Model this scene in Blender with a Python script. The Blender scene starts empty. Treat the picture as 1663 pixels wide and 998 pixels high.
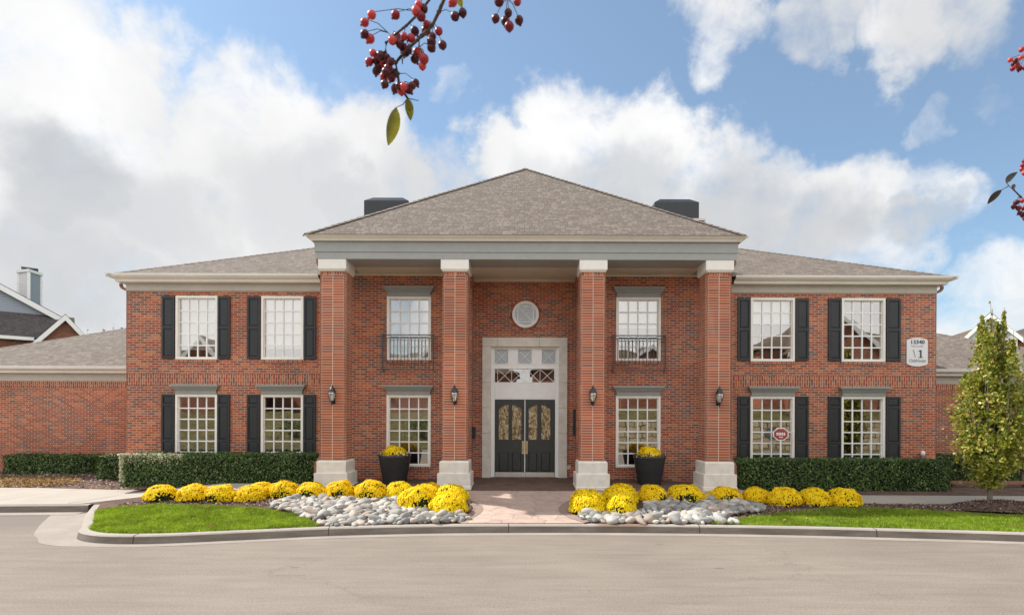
import bpy, bmesh, math, random
from mathutils import Vector, Matrix, noise as mnoise
R = math.radians
rng = random.Random(7)
S = bpy.context.scene
COL = S.collection

# ------------------------------------------------------------------ camera, sky, sun, exposure
F, CX, HY, CH = 900.0, 851.0, 675.0, 2.31          # focal length and vanishing point in photo pixels, eye height
cam = bpy.data.objects.new('camera', bpy.data.cameras.new('camera'))
COL.objects.link(cam)
cam.location = (0, 0, CH)
cam.rotation_euler = (R(90), R(-0.20), 0)
cam.data.sensor_width = 36
cam.data.lens = 36 * F / 1663
cam.data.shift_x = -(CX - 831.5) / 1663
cam.data.shift_y = (HY - 499) / 1663
cam.data.dof.use_dof = True; cam.data.dof.focus_distance = 15.0; cam.data.dof.aperture_fstop = 6.3
cam.data.clip_start = 0.05
cam.data.clip_end = 2000
S.camera = cam

SUN = Vector((-0.85, 0.35, 1.0)).normalized()
sun = bpy.data.objects.new('sun', bpy.data.lights.new('sun', 'SUN'))
COL.objects.link(sun)
sun.rotation_euler = SUN.to_track_quat('Z', 'Y').to_euler()
sun.data.energy = 5.0
sun.data.angle = R(0.6)
sun.data.color = (1.0, 0.95, 0.87)
S.view_settings.view_transform = 'Standard'
S.view_settings.look = 'None'
S.view_settings.gamma = 1
S.view_settings.exposure = 0.40


class NT:
    """small node-tree helper"""
    def __init__(s, tree):
        s.t = tree; tree.nodes.clear()
    def n(s, typ, **kw):
        nd = s.t.nodes.new(typ)
        for k, v in kw.items():
            if k in ('ins',):
                for a, b in v.items():
                    s.put(nd.inputs[a], b)
            else:
                setattr(nd, k, v)
        return nd
    def put(s, sock, v):
        if isinstance(v, bpy.types.NodeSocket): s.t.links.new(v, sock)
        else: sock.default_value = v
    def math(s, op, a, b=0.0, c=0.0, clamp=False):
        nd = s.t.nodes.new('ShaderNodeMath'); nd.operation = op; nd.use_clamp = clamp
        s.put(nd.inputs[0], a); s.put(nd.inputs[1], b); s.put(nd.inputs[2], c)
        return nd.outputs[0]
    def vmath(s, op, a, b=(0, 0, 0), scale=None):
        nd = s.t.nodes.new('ShaderNodeVectorMath'); nd.operation = op
        s.put(nd.inputs[0], a); s.put(nd.inputs[1], b)
        if scale is not None: s.put(nd.inputs['Scale'], scale)
        return nd.outputs['Value'] if op in ('DOT_PRODUCT', 'LENGTH') else nd.outputs[0]
    def noise(s, vec, scale, detail=4, rough=0.55, dist=0.0):
        nd = s.n('ShaderNodeTexNoise', ins={'Vector': vec, 'Scale': scale, 'Detail': detail, 'Roughness': rough, 'Distortion': dist})
        return nd.outputs['Fac'], nd.outputs['Color']
    def ramp(s, fac, stops, interp='LINEAR'):
        nd = s.n('ShaderNodeValToRGB', ins={'Fac': fac}); cr = nd.color_ramp; cr.interpolation = interp
        while len(cr.elements) < len(stops): cr.elements.new(0.5)
        for e, (p, c) in zip(cr.elements, stops):
            e.position = p; e.color = (*c, 1) if len(c) == 3 else c
        return nd.outputs['Color']
    def mix(s, fac, a, b, mode='MIX'):
        nd = s.n('ShaderNodeMix', data_type='RGBA', blend_type=mode)
        s.put(nd.inputs[0], fac)
        for sk, v in ((nd.inputs[6], a), (nd.inputs[7], b)):
            s.put(sk, (*v, 1) if isinstance(v, tuple) and len(v) == 3 else v)
        return nd.outputs[2]
    def mrange(s, v, a, b, c=0.0, d=1.0, smooth=False):
        nd = s.n('ShaderNodeMapRange', interpolation_type='SMOOTHSTEP' if smooth else 'LINEAR')
        for k, x in zip(range(5), (v, a, b, c, d)): s.put(nd.inputs[k], x)
        return nd.outputs[0]


def build_world():
    w = bpy.data.worlds.new('World'); S.world = w; w.use_nodes = True
    t = NT(w.node_tree)
    sky = t.n('ShaderNodeTexSky', sky_type='NISHITA', sun_disc=False)
    sky.sun_elevation = math.asin(SUN.z)
    sky.sun_rotation = math.atan2(SUN.x, SUN.y)
    sky.air_density = 1.0; sky.dust_density = 0.6; sky.ozone_density = 1.6
    d = t.n('ShaderNodeTexCoord').outputs['Generated']
    # warped direction for billowing edges
    _, c1 = t.noise(d, 3.2, 6, 0.55)
    _, c2 = t.noise(d, 11.0, 5, 0.6)
    w1 = t.vmath('SCALE', t.vmath('SUBTRACT', c1, (.5, .5, .5)), scale=0.30)
    w2 = t.vmath('SCALE', t.vmath('SUBTRACT', c2, (.5, .5, .5)), scale=0.10)
    dw = t.vmath('NORMALIZE', t.vmath('ADD', t.vmath('ADD', d, w1), w2))
    def blob_field(blobs):
        acc = None
        for (px, py, r, *s) in blobs:
            v = Vector(((px - CX) / F, 1, (HY - py) / F)); L = v.length; v.normalize()
            ang = r / F / (L ** 1.5)
            dt = t.vmath('DOT_PRODUCT', dw, tuple(v))
            m = t.mrange(dt, math.cos(ang * 1.25), math.cos(ang * 0.45), 0, s[0] if s else 1.0, True)
            acc = m if acc is None else t.math('MAXIMUM', acc, m)
        return acc
    clouds = [(60, 60, 200), (190, 120, 170), (60, 300, 300), (240, 300, 240), (420, 270, 190), (590, 280, 125), (650, 330, 90),
              (110, 480, 260), (380, 430, 220), (560, 360, 150), (940, 240, 125), (1035, 215, 110), (855, 290, 95), (1130, 290, 120),
              (1240, 320, 110), (1350, 330, 120, .9), (1440, 350, 100, .72), (1525, 325, 60, .5), (1000, 340, 160), (1200, 420, 130), (1170, 5, 85, .7),
              (1300, 10, 105, .8), (1440, 5, 115, .8), (1580, 10, 105, .7), (755, 165, 45, .5), (1495, 180, 42, .4), (1600, 490, 110, .75),
              (1420, 420, 90, .7), (700, 420, 160), (1640, 120, 55, .4), (200, 560, 200, .8), (1560, 400, 50, .4), (560, 130, 60, .35),
              (1050, 480, 200, .8), (1640, 640, 200, .8), (-250, 250, 400), (-200, 600, 300), (1950, 100, 200), (1900, 500, 200, .7),
              (300, -350, 300, .8), (900, -400, 260, .8), (1500, -420, 320)]
    greys = [(130, 240, 130, .75), (60, 340, 130, .65), (280, 320, 100, .55), (130, 420, 150, .7), (480, 330, 110, .5), (1180, 360, 130, .8), (1320, 370, 90, .8),
             (1020, 330, 110, .6), (1560, 20, 160, .5), (1300, 30, 90, .5), (1450, 370, 60, .7), (560, 330, 60, .6), (900, 330, 80, .3), (1000, 430, 170, .7), (700, 400, 140, .6), (180, 490, 170, .5), (1230, 420, 130, .8)]
    cf = blob_field(clouds)
    gf = blob_field(greys)
    n3, _ = t.noise(d, 7.0, 8, 0.62, 0.4)
    n5, _ = t.noise(d, 19.0, 6, 0.62, 0.6)
    fz = t.math('ADD', t.math('MULTIPLY', t.math('SUBTRACT', n3, .5), 1.35), t.math('MULTIPLY', t.math('SUBTRACT', n5, .5), .55))
    cov = t.mrange(t.math('ADD', cf, fz), 0.24, 1.0, 0, 1, True)
    # broad cumulus field for the half of the sky behind the camera
    sep = t.n('ShaderNodeSeparateXYZ', ins={'Vector': d})
    nb, _ = t.noise(d, 2.3, 8, 0.58, 0.3)
    back = t.math('MULTIPLY', t.mrange(nb, 0.28, 0.47, 0, 1, True), t.mrange(sep.outputs['Y'], 0.25, -0.15, 0, 1, True))
    cov = t.math('MAXIMUM', cov, back)
    n4, _ = t.noise(d, 5.0, 7, 0.6, 0.2)
    grey = t.math('MULTIPLY', gf, t.mrange(n4, 0.28, 0.60, 0.35, 1.0), clamp=True)
    cc = t.mix(grey, (1.12, 1.12, 1.12), (0.56, 0.60, 0.65))
    fine = t.mrange(n4, 0.25, 0.75, 0.86, 1.10)
    cc = t.mix(1.0, cc, fine, 'MULTIPLY')
    bk = t.mrange(sep.outputs['Y'], 0.1, -0.5, 1.0, BACKCLOUD, True)        # unseen clouds opposite the sun, brightened to fill the shaded facade
    cc = t.vmath('SCALE', cc, scale=bk)
    skyc = t.mix(1.0, sky.outputs[0], (SKYK * 0.86, SKYK * 1.06, SKYK * 1.10), 'MULTIPLY')
    skyc = t.mix(0.12, skyc, (7.5, 8.0, 8.4))
    bg1 = t.n('ShaderNodeBackground', ins={'Color': skyc, 'Strength': 0.10})
    bg2 = t.n('ShaderNodeBackground', ins={'Color': cc, 'Strength': 0.64})
    mx = t.n('ShaderNodeMixShader', ins={0: cov, 1: bg1.outputs[0], 2: bg2.outputs[0]})
    out = t.n('ShaderNodeOutputWorld'); t.t.links.new(mx.outputs[0], out.inputs[0])


SKYK, BACKCLOUD = 1.12, 1.68
build_world()


# ------------------------------------------------------------------ helpers
def at(px, py, Y):
    return Vector(((px - CX) * Y / F, Y, CH - (py - HY) * Y / F))
def gx(px, Y): return (px - CX) * Y / F
def gz(py, Y): return CH - (py - HY) * Y / F
def gnd(px, py, z):
    Y = F * (CH - z) / (py - HY)
    return ((px - CX) * Y / F, Y)


def tag(o, label=None, cat=None, group=None, kind=None):
    if label: o['label'] = label
    if cat: o['category'] = cat
    if group: o['group'] = group
    if kind: o['kind'] = kind
    return o


def empty(name, loc, label=None, cat=None, group=None, kind=None):
    o = bpy.data.objects.new(name, None); COL.objects.link(o); o.location = loc
    o.empty_display_size = 0.2
    return tag(o, label, cat, group, kind)


def root_loc(o):
    v = Vector((0, 0, 0))
    while o is not None:
        v += o.location; o = o.parent
    return v


def link(name, me, parent=None, loc=(0, 0, 0)):
    o = bpy.data.objects.new(name, me); COL.objects.link(o)
    o.parent = parent; o.location = loc
    return o


def clone_tree(o, parent=None):
    c = o.copy(); COL.objects.link(c); c.parent = parent
    for ch in list(o.children): clone_tree(ch, c)
    return c


class MB:
    """collects faces in world metres; build() links them as one mesh object with metre-scaled UVs"""
    def __init__(s): s.v, s.f, s.uv, s.sm = [], [], [], []
    def face(s, pts, uv=None, smooth=False):
        i = len(s.v); s.v += [tuple(p) for p in pts]; s.f.append(tuple(range(i, i + len(pts)))); s.uv.append(uv); s.sm.append(smooth)
    def grid(s, rows, closed=False, smooth=True):
        """rows of equal-length point lists, shared vertices"""
        i0 = len(s.v); n = len(rows[0])
        for r in rows: s.v += [tuple(p) for p in r]
        for a in range(len(rows) - 1):
            for b in range(n if closed else n - 1):
                c = (b + 1) % n
                s.f.append((i0 + a * n + b, i0 + a * n + c, i0 + (a + 1) * n + c, i0 + (a + 1) * n + b)); s.uv.append(None); s.sm.append(smooth)
        return i0
    def box(s, x0, x1, y0, y1, z0, z1, skip=''):
        if x0 > x1: x0, x1 = x1, x0
        if y0 > y1: y0, y1 = y1, y0
        p = lambda a, b, c: (a, b, c)
        if 'f' not in skip: s.face([p(x0, y0, z0), p(x1, y0, z0), p(x1, y0, z1), p(x0, y0, z1)])
        if 'b' not in skip: s.face([p(x1, y1, z0), p(x0, y1, z0), p(x0, y1, z1), p(x1, y1, z1)])
        if 'l' not in skip: s.face([p(x0, y1, z0), p(x0, y0, z0), p(x0, y0, z1), p(x0, y1, z1)])
        if 'r' not in skip: s.face([p(x1, y0, z0), p(x1, y1, z0), p(x1, y1, z1), p(x1, y0, z1)])
        if 't' not in skip: s.face([p(x0, y0, z1), p(x1, y0, z1), p(x1, y1, z1), p(x0, y1, z1)])
        if 'd' not in skip: s.face([p(x0, y1, z0), p(x1, y1, z0), p(x1, y0, z0), p(x0, y0, z0)])
    def bar(s, a, b, w, h=None):
        """rectangular bar between two points"""
        a, b = Vector(a), Vector(b); h = h or w; d = (b - a).normalized()
        up = Vector((0, 1, 0)) if abs(d.y) < .9 else Vector((0, 0, 1))
        u = d.cross(up).normalized() * w / 2; v = d.cross(u).normalized() * h / 2
        q = lambda c: [c - u - v, c + u - v, c + u + v, c - u + v]
        A, B = q(a), q(b)
        for k in range(4): s.face([A[k], A[(k + 1) % 4], B[(k + 1) % 4], B[k]])
        s.face(A[::-1]); s.face(B)
    def tube(s, pts, r, seg=6, r1=None):
        pts = [Vector(p) for p in pts]; n = len(pts); rows = []
        for i, p in enumerate(pts):
            d = (pts[min(i + 1, n - 1)] - pts[max(i - 1, 0)]).normalized()
            up = Vector((0, 0, 1)) if abs(d.z) < .9 else Vector((1, 0, 0))
            u = d.cross(up).normalized(); v = d.cross(u).normalized()
            rr = r if r1 is None else r + (r1 - r) * i / max(1, n - 1)
            rows.append([p + (u * math.cos(2 * math.pi * k / seg) + v * math.sin(2 * math.pi * k / seg)) * rr for k in range(seg)])
        s.grid(rows, closed=True)
        s.face(rows[0], smooth=False); s.face(rows[-1][::-1], smooth=False)
    def lathe(s, prof, c, seg=20, smooth=True, sx=1, sy=1):
        rows = [[(c[0] + r * sx * math.cos(2 * math.pi * k / seg), c[1] + r * sy * math.sin(2 * math.pi * k / seg), c[2] + z) for k in range(seg)] for r, z in prof]
        s.grid(rows, closed=True, smooth=smooth)
        if prof[0][0] > 1e-4: s.face(rows[0][::-1])
        if prof[-1][0] > 1e-4: s.face(rows[-1])
    def ring_rect(s, x0, x1, y0, y1, prof):
        """profile of (out, z) swept round a rectangle with mitred corners"""
        rows = [[(x0 - o, y0 - o, z), (x1 + o, y0 - o, z), (x1 + o, y1 + o, z), (x0 - o, y1 + o, z)] for o, z in prof]
        for a in range(len(rows) - 1):
            for k in range(4):
                s.face([rows[a][k], rows[a][(k + 1) % 4], rows[a + 1][(k + 1) % 4], rows[a + 1][k]])
    def wall_x(s, x0, x1, y, z0, z1, holes=(), th=0.3, swap=False):
        """front wall (facing -Y) with rectangular holes and reveals"""
        xs = sorted({x0, x1, *[h[0] for h in holes], *[h[1] for h in holes]})
        zs = sorted({z0, z1, *[h[2] for h in holes], *[h[3] for h in holes]})
        for i in range(len(xs) - 1):
            for j in range(len(zs) - 1):
                cx, cz = (xs[i] + xs[i + 1]) / 2, (zs[j] + zs[j + 1]) / 2
                if cx < x0 or cx > x1 or any(h[0] < cx < h[1] and h[2] < cz < h[3] for h in holes): continue
                s.face([(xs[i], y, zs[j]), (xs[i + 1], y, zs[j]), (xs[i + 1], y, zs[j + 1]), (xs[i], y, zs[j + 1])])
                s.face([(xs[i + 1], y + th, zs[j]), (xs[i], y + th, zs[j]), (xs[i], y + th, zs[j + 1]), (xs[i + 1], y + th, zs[j + 1])])
        for a, b, c, d in holes:
            s.face([(a, y, c), (a, y, d), (a, y + th, d), (a, y + th, c)]); s.face([(b, y, d), (b, y, c), (b, y + th, c), (b, y + th, d)])
            s.face([(a, y, d), (b, y, d), (b, y + th, d), (a, y + th, d)]); s.face([(b, y, c), (a, y, c), (a, y + th, c), (b, y + th, c)])
    def build(s, name, mat, parent=None, bevel=0, swap=False, orig=None, uoff=0.0):
        o0 = root_loc(parent) if parent else Vector(orig or (0, 0, 0))
        me = bpy.data.meshes.new(name)
        me.from_pydata([(a - o0.x, b - o0.y, c - o0.z) for a, b, c in s.v], [], s.f)
        ul = me.uv_layers.new(name='UVMap').data
        V = s.v; k = 0
        for f, uv in zip(s.f, s.uv):
            if uv is None:
                a, b, c = Vector(V[f[0]]), Vector(V[f[1]]), Vector(V[f[2]])
                nn = (b - a).cross(c - a)
                if nn.length < 1e-12 and len(f) > 3: nn = (c - a).cross(Vector(V[f[3]]) - a)
                ax, ay, az = abs(nn.x), abs(nn.y), abs(nn.z)
                for i in f:
                    x, y, z = V[i]
                    q = (x - uoff, z) if ay >= ax and ay >= az else ((y + .05, z) if ax >= az else (x, y))
                    ul[k].uv = (q[1], q[0]) if swap else q; k += 1
            else:
                for q in uv: ul[k].uv = q; k += 1
        me.polygons.foreach_set('use_smooth', s.sm)
        for m in (mat if isinstance(mat, (list, tuple)) else [mat]): me.materials.append(m)
        me.update()
        ob = link(name, me, parent, (0, 0, 0) if parent else o0)
        if bevel:
            bv = ob.modifiers.new('bevel', 'BEVEL'); bv.width = bevel; bv.segments = 2; bv.limit_method = 'ANGLE'
            wd = ob.modifiers.new('weld', 'WELD'); wd.merge_threshold = 1e-4
            ob.modifiers.move(1, 0)
        return ob


def in_poly(x, y, P):
    c = False; j = len(P) - 1
    for i in range(len(P)):
        (a, b), (e, f) = P[i], P[j]
        if (b > y) != (f > y) and x < (e - a) * (y - b) / (f - b) + a: c = not c
        j = i
    return c


def spline(P, n=8, closed=False):
    """Catmull-Rom through 2-D points"""
    out = []; N = len(P)
    for i in range(N if closed else N - 1):
        p = [P[(i + k) % N] if closed else P[max(0, min(N - 1, i + k))] for k in (-1, 0, 1, 2)]
        for j in range(n):
            t = j / n
            out.append(tuple(.5 * (2 * p[1][d] + (p[2][d] - p[0][d]) * t + (2 * p[0][d] - 5 * p[1][d] + 4 * p[2][d] - p[3][d]) * t * t + (3 * p[1][d] - p[0][d] - 3 * p[2][d] + p[3][d]) * t ** 3) for d in range(len(P[0]))))
    if not closed: out.append(tuple(P[-1]))
    return out


def sheet(name, poly, mat, zfun, off=0.0, step=0.8, parent=None, kind='structure', skirt=0.0):
    """polygon laid on the terrain, cut into a grid so that it follows the slope"""
    bm = bmesh.new()
    f = bm.faces.new([bm.verts.new((x, y, 0)) for x, y in poly])
    if f.normal.z < 0: f.normal_flip()
    f.normal_update()
    if f.normal.z < 0: bmesh.ops.reverse_faces(bm, faces=[f])
    bmesh.ops.triangulate(bm, faces=bm.faces[:])
    for ax in (0, 1):
        lo = min(p[ax] for p in poly); hi = max(p[ax] for p in poly); c = math.ceil(lo / step) * step
        while c < hi:
            no = [0, 0, 0]; no[ax] = 1; co = [0, 0, 0]; co[ax] = c
            bmesh.ops.bisect_plane(bm, geom=bm.verts[:] + bm.edges[:] + bm.faces[:], plane_co=co, plane_no=no, dist=1e-5)
            c += step
    for v in bm.verts: v.co.z = zfun(v.co.x, v.co.y) + off
    if skirt:
        for e in [e for e in bm.edges if e.is_boundary]:
            a, b = e.verts; lo = [bm.verts.new(v.co - Vector((0, 0, skirt))) for v in (b, a)]
            bm.faces.new((a, b, *lo))
    ul = bm.loops.layers.uv.new('UVMap')
    for f in bm.faces:
        for l in f.loops: l[ul].uv = (l.vert.co.x, l.vert.co.y)
    me = bpy.data.meshes.new(name); bm.to_mesh(me); bm.free()
    me.materials.append(mat)
    o = link(name, me, parent)
    if kind: o['kind'] = kind
    return o


# ------------------------------------------------------------------ materials
def new_mat(name):
    m = bpy.data.materials.new(name); m.use_nodes = True
    t = NT(m.node_tree)
    out = t.n('ShaderNodeOutputMaterial')
    return m, t, out


def bsdf(t, out, **ins):
    b = t.n('ShaderNodeBsdfPrincipled')
    for k, v in ins.items():
        k = k.replace('_', ' ')
        if k == 'Specular': k = 'Specular IOR Level'
        if k == 'Base Color' and isinstance(v, tuple) and len(v) == 3: v = (*v, 1)
        t.put(b.inputs[k], v)
    t.t.links.new(b.outputs[0], out.inputs[0])
    return b


def bump(t, h, strength=0.4, dist=0.01):
    return t.n('ShaderNodeBump', ins={'Height': h, 'Strength': strength, 'Distance': dist}).outputs[0]


def m_plain(name, c, rough=0.6, vary=0.10, scale=6.0, metal=0.0, spec=0.5, bumps=0.0):
    m, t, out = new_mat(name)
    p = t.n('ShaderNodeTexCoord').outputs['Object']
    f, _ = t.noise(p, scale, 5, .6)
    f2, _ = t.noise(p, scale * 0.17, 3, .5)
    k = t.math('MULTIPLY', t.mrange(f, .25, .75, 1 - vary, 1 + vary), t.mrange(f2, .3, .7, 1 - vary * .7, 1 + vary * .7))
    colr = t.mix(1.0, c, k, 'MULTIPLY')
    ins = dict(Base_Color=colr, Roughness=rough, Metallic=metal, Specular=spec)
    if bumps: ins['Normal'] = bump(t, f, bumps, .01)
    bsdf(t, out, **ins)
    return m


def m_brick(name, warm=0.0, w=0.213, h=0.0677, dark=1.02, off=0.5, MS=0.0078, even=0.0):
    m, t, out = new_mat(name)
    uv = t.n('ShaderNodeTexCoord').outputs['UV']
    p = t.n('ShaderNodeNewGeometry').outputs['Position']
    b = t.n('ShaderNodeTexBrick', offset=off, squash=1.0)
    for k, v in {'Vector': uv, 'Scale': 1.0, 'Mortar Size': MS, 'Mortar Smooth': 0.15, 'Bias': 0.0, 'Brick Width': w, 'Row Height': h}.items(): t.put(b.inputs[k], v)
    b.inputs['Color1'].default_value = (0, 0, 0, 1); b.inputs['Color2'].default_value = (1, 1, 1, 1); b.inputs['Mortar'].default_value = (.5, .5, .5, 1)
    rv = t.n('ShaderNodeSeparateColor', ins={'Color': b.outputs['Color']}).outputs[0]
    c = t.ramp(rv, [(0.0, (.145, .082, .082)), (0.10, (.20, .092, .080)), (0.20, (.262, .068, .046)), (0.42, (.325, .084, .048)), (0.64, (.385, .112, .055)), (0.85, (.425, .155, .078)), (0.94, (.215, .120, .112))], 'CONSTANT')
    if even: c = t.mix(even, c, (.335, .098, .056))
    fn, _ = t.noise(p, 40, 3, .6)
    fl, _ = t.noise(p, .6, 4, .6)
    c = t.mix(1.0, c, t.mrange(fn, .3, .7, .84, 1.16), 'MULTIPLY')
    c = t.mix(b.outputs['Fac'], c, (.46, .36, .285))
    c = t.mix(1.0, c, t.mrange(fl, .3, .7, .84 * dark, 1.14 * dark), 'MULTIPLY')
    fh, _ = t.noise(p, .33, 3, .6)
    c = t.mix(t.mrange(fh, .35, .65, 0, .8), c, t.mix(1.0, c, (1.10, .92, .80), 'MULTIPLY'))
    fs, _ = t.noise(t.vmath('MULTIPLY', p, (3.2, 3.2, .35)), 1.0, 5, .65)      # rain streaks and lime bloom
    c = t.mix(t.mrange(fs, .60, .80, 0, .30), c, (.50, .42, .37))
    c = t.mix(t.mrange(fs, .40, .22, 0, .30), c, (.11, .07, .06))
    c = t.mix(1.0, c, (1.01, 1.02, 1.0), 'MULTIPLY')
    bsdf(t, out, Base_Color=c, Roughness=.85, Specular=.25, Normal=bump(t, t.math('SUBTRACT', 1.0, b.outputs['Fac']), .5, .006))
    return m


def m_shingle(name, tint=(1, 1, 1)):
    m, t, out = new_mat(name)
    uv = t.n('ShaderNodeTexCoord').outputs['UV']
    b = t.n('ShaderNodeTexBrick', offset=0.37, offset_frequency=3, squash=0.7, squash_frequency=2)
    for k, v in {'Vector': uv, 'Scale': 1.0, 'Mortar Size': 0.010, 'Mortar Smooth': 0.6, 'Bias': 0.0, 'Brick Width': 0.19, 'Row Height': 0.135}.items(): t.put(b.inputs[k], v)
    b.inputs['Color1'].default_value = (0, 0, 0, 1); b.inputs['Color2'].default_value = (1, 1, 1, 1); b.inputs['Mortar'].default_value = (0, 0, 0, 1)
    rv = t.n('ShaderNodeSeparateColor', ins={'Color': b.outputs['Color']}).outputs[0]
    c = t.ramp(rv, [(0.0, (.138, .116, .100)), (.4, (.165, .139, .120)), (.75, (.190, .161, .139)), (1.0, (.222, .189, .164))])
    f, _ = t.noise(uv, 1.2, 5, .65); g, _ = t.noise(uv, 60, 2, .6)
    c = t.mix(1.0, c, t.mrange(f, .3, .7, .93, 1.07), 'MULTIPLY')
    c = t.mix(1.0, c, t.mrange(g, .3, .7, .85, 1.15), 'MULTIPLY')
    c = t.mix(t.math('MULTIPLY', b.outputs['Fac'], .5), c, (.075, .064, .056))
    c = t.mix(1.0, c, tint, 'MULTIPLY')
    bsdf(t, out, Base_Color=c, Roughness=.95, Specular=.15, Normal=bump(t, t.math('SUBTRACT', rv, b.outputs['Fac']), .5, .012))
    return m


def m_siding(name, c, pitch=0.13):
    m, t, out = new_mat(name)
    uv = t.n('ShaderNodeTexCoord').outputs['UV']
    v = t.n('ShaderNodeSeparateXYZ', ins={'Vector': uv}).outputs['Y']
    fr = t.math('FRACT', t.math('DIVIDE', v, pitch))
    line = t.mrange(fr, 0.0, 0.16, 0.55, 1.0)
    bsdf(t, out, Base_Color=t.mix(1.0, c, line, 'MULTIPLY'), Roughness=.6, Normal=bump(t, t.math('SUBTRACT', 1.0, fr), .6, .012))
    return m


def m_leaf(name, stops, rough=.45, trans=.35, spec=.5, patch=0.0, obj=0.0):
    """two-sided leaves: colour varies from leaf to leaf, light passes through"""
    m, t, out = new_mat(name)
    rnd = t.n('ShaderNodeNewGeometry').outputs['Random Per Island']
    c = t.ramp(rnd, stops)
    if obj:
        oi = t.n('ShaderNodeObjectInfo').outputs['Random']
        c = t.mix(t.math('MULTIPLY', oi, obj), c, t.mix(1.0, c, (.97, .78, .9), 'MULTIPLY'))
    if patch:
        p = t.n('ShaderNodeNewGeometry').outputs['Position']
        for sc_, k in ((1.7, patch), (9.0, patch), (26.0, patch * .8)):
            f, _ = t.noise(p, sc_, 3, .6); c = t.mix(1.0, c, t.mrange(f, .3, .7, 1 - k, 1 + k), 'MULTIPLY')
    b = t.n('ShaderNodeBsdfPrincipled', ins={'Base Color': c, 'Roughness': rough, 'Specular IOR Level': spec})
    tr = t.n('ShaderNodeBsdfTranslucent', ins={'Color': c})
    mx = t.n('ShaderNodeMixShader', ins={0: trans, 1: b.outputs[0], 2: tr.outputs[0]})
    t.t.links.new(mx.outputs[0], out.inputs[0])
    return m


def m_glass(name, refl=.42, tint=(.55, .58, .60)):
    m, t, out = new_mat(name)
    p = t.n('ShaderNodeNewGeometry').outputs['Position']
    f, _ = t.noise(p, 1.4, 2, .5)
    nb = bump(t, f, .05, .02)
    gl = t.n('ShaderNodeBsdfGlossy', ins={'Color': (.98, .955, .925, 1), 'Roughness': .012, 'Normal': nb})
    tr = t.n('ShaderNodeBsdfTransparent', ins={'Color': (*tint, 1)})
    mx = t.n('ShaderNodeMixShader', ins={0: refl, 1: tr.outputs[0], 2: gl.outputs[0]})
    t.t.links.new(mx.outputs[0], out.inputs[0])
    return m


def m_leaded(name):
    m, t, out = new_mat(name)
    uv = t.n('ShaderNodeTexCoord').outputs['UV']
    v = t.n('ShaderNodeTexVoronoi', feature='DISTANCE_TO_EDGE', ins={'Vector': t.vmath('MULTIPLY', uv, (1.0, .55, 1)), 'Scale': 24.0, 'Randomness': .9})
    v2 = t.n('ShaderNodeTexVoronoi', ins={'Vector': t.vmath('MULTIPLY', uv, (1.0, .55, 1)), 'Scale': 24.0, 'Randomness': .9})
    rv = t.n('ShaderNodeSeparateColor', ins={'Color': v2.outputs['Color']}).outputs[0]
    lead = t.mrange(v.outputs['Distance'], .03, .06, 1, 0)
    c = t.ramp(rv, [(0, (.10, .06, .02)), (.35, (.34, .22, .08)), (.65, (.50, .38, .20)), (1, (.58, .52, .40))])  # warm gold of the reflections painted into the cell colours
    c = t.mix(lead, c, (.16, .13, .09))
    bsdf(t, out, Base_Color=c, Roughness=.18, Specular=.9, Normal=bump(t, rv, .35, .01))
    return m


def m_road(name):
    m, t, out = new_mat(name)
    p = t.n('ShaderNodeNewGeometry').outputs['Position']
    st, _ = t.noise(t.vmath('MULTIPLY', p, (.22, 3.4, 1)), 1.0, 9, .72, 1.0)
    st2, _ = t.noise(t.vmath('MULTIPLY', p, (.9, 5.0, 1)), 1.0, 5, .6, .3)
    sp, _ = t.noise(p, 38, 6, .85)
    bl, _ = t.noise(p, .35, 4, .55)
    c = t.ramp(st, [(.25, (.188, .160, .135)), (.5, (.212, .181, .153)), (.75, (.236, .203, .173))])
    for f, a, b in ((st2, .92, 1.08), (sp, .62, 1.38), (bl, .90, 1.10)):
        c = t.mix(1.0, c, t.mrange(f, .3, .7, a, b), 'MULTIPLY')
    # sparse tar spots
    v = t.n('ShaderNodeTexVoronoi', ins={'Vector': t.vmath('MULTIPLY', p, (.45, 1.1, 1)), 'Scale': 1.0})
    c = t.mix(t.mrange(v.outputs['Distance'], .03, .045, .55, 0), c, (.10, .085, .075))
    ck = t.n('ShaderNodeTexVoronoi', feature='DISTANCE_TO_EDGE', ins={'Vector': t.vmath('ADD', t.vmath('MULTIPLY', p, (.16, .42, 1)), t.vmath('SCALE', t.noise(p, 1.4, 5, .7)[1], scale=.35)), 'Scale': 1.0})
    c = t.mix(t.math('MULTIPLY', t.mrange(ck.outputs['Distance'], .002, .007, .3, 0), t.mrange(bl, .46, .56, 0, 1)), c, (.09, .078, .068))
    # worn darker patch in the side drive mouth
    dv = t.vmath('LENGTH', t.vmath('MULTIPLY', t.vmath('SUBTRACT', p, (-11.6, 12.0, 0)), (.5, 1.0, 0)))
    dk = t.math('MULTIPLY', t.mrange(dv, .5, 1.6, .75, 0, True), t.mrange(bl, .2, .6, .5, 1))
    c = t.mix(dk, c, (.15, .13, .115))
    bsdf(t, out, Base_Color=c, Roughness=.9, Specular=.2, Normal=bump(t, sp, .35, .004))
    return m


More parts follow.
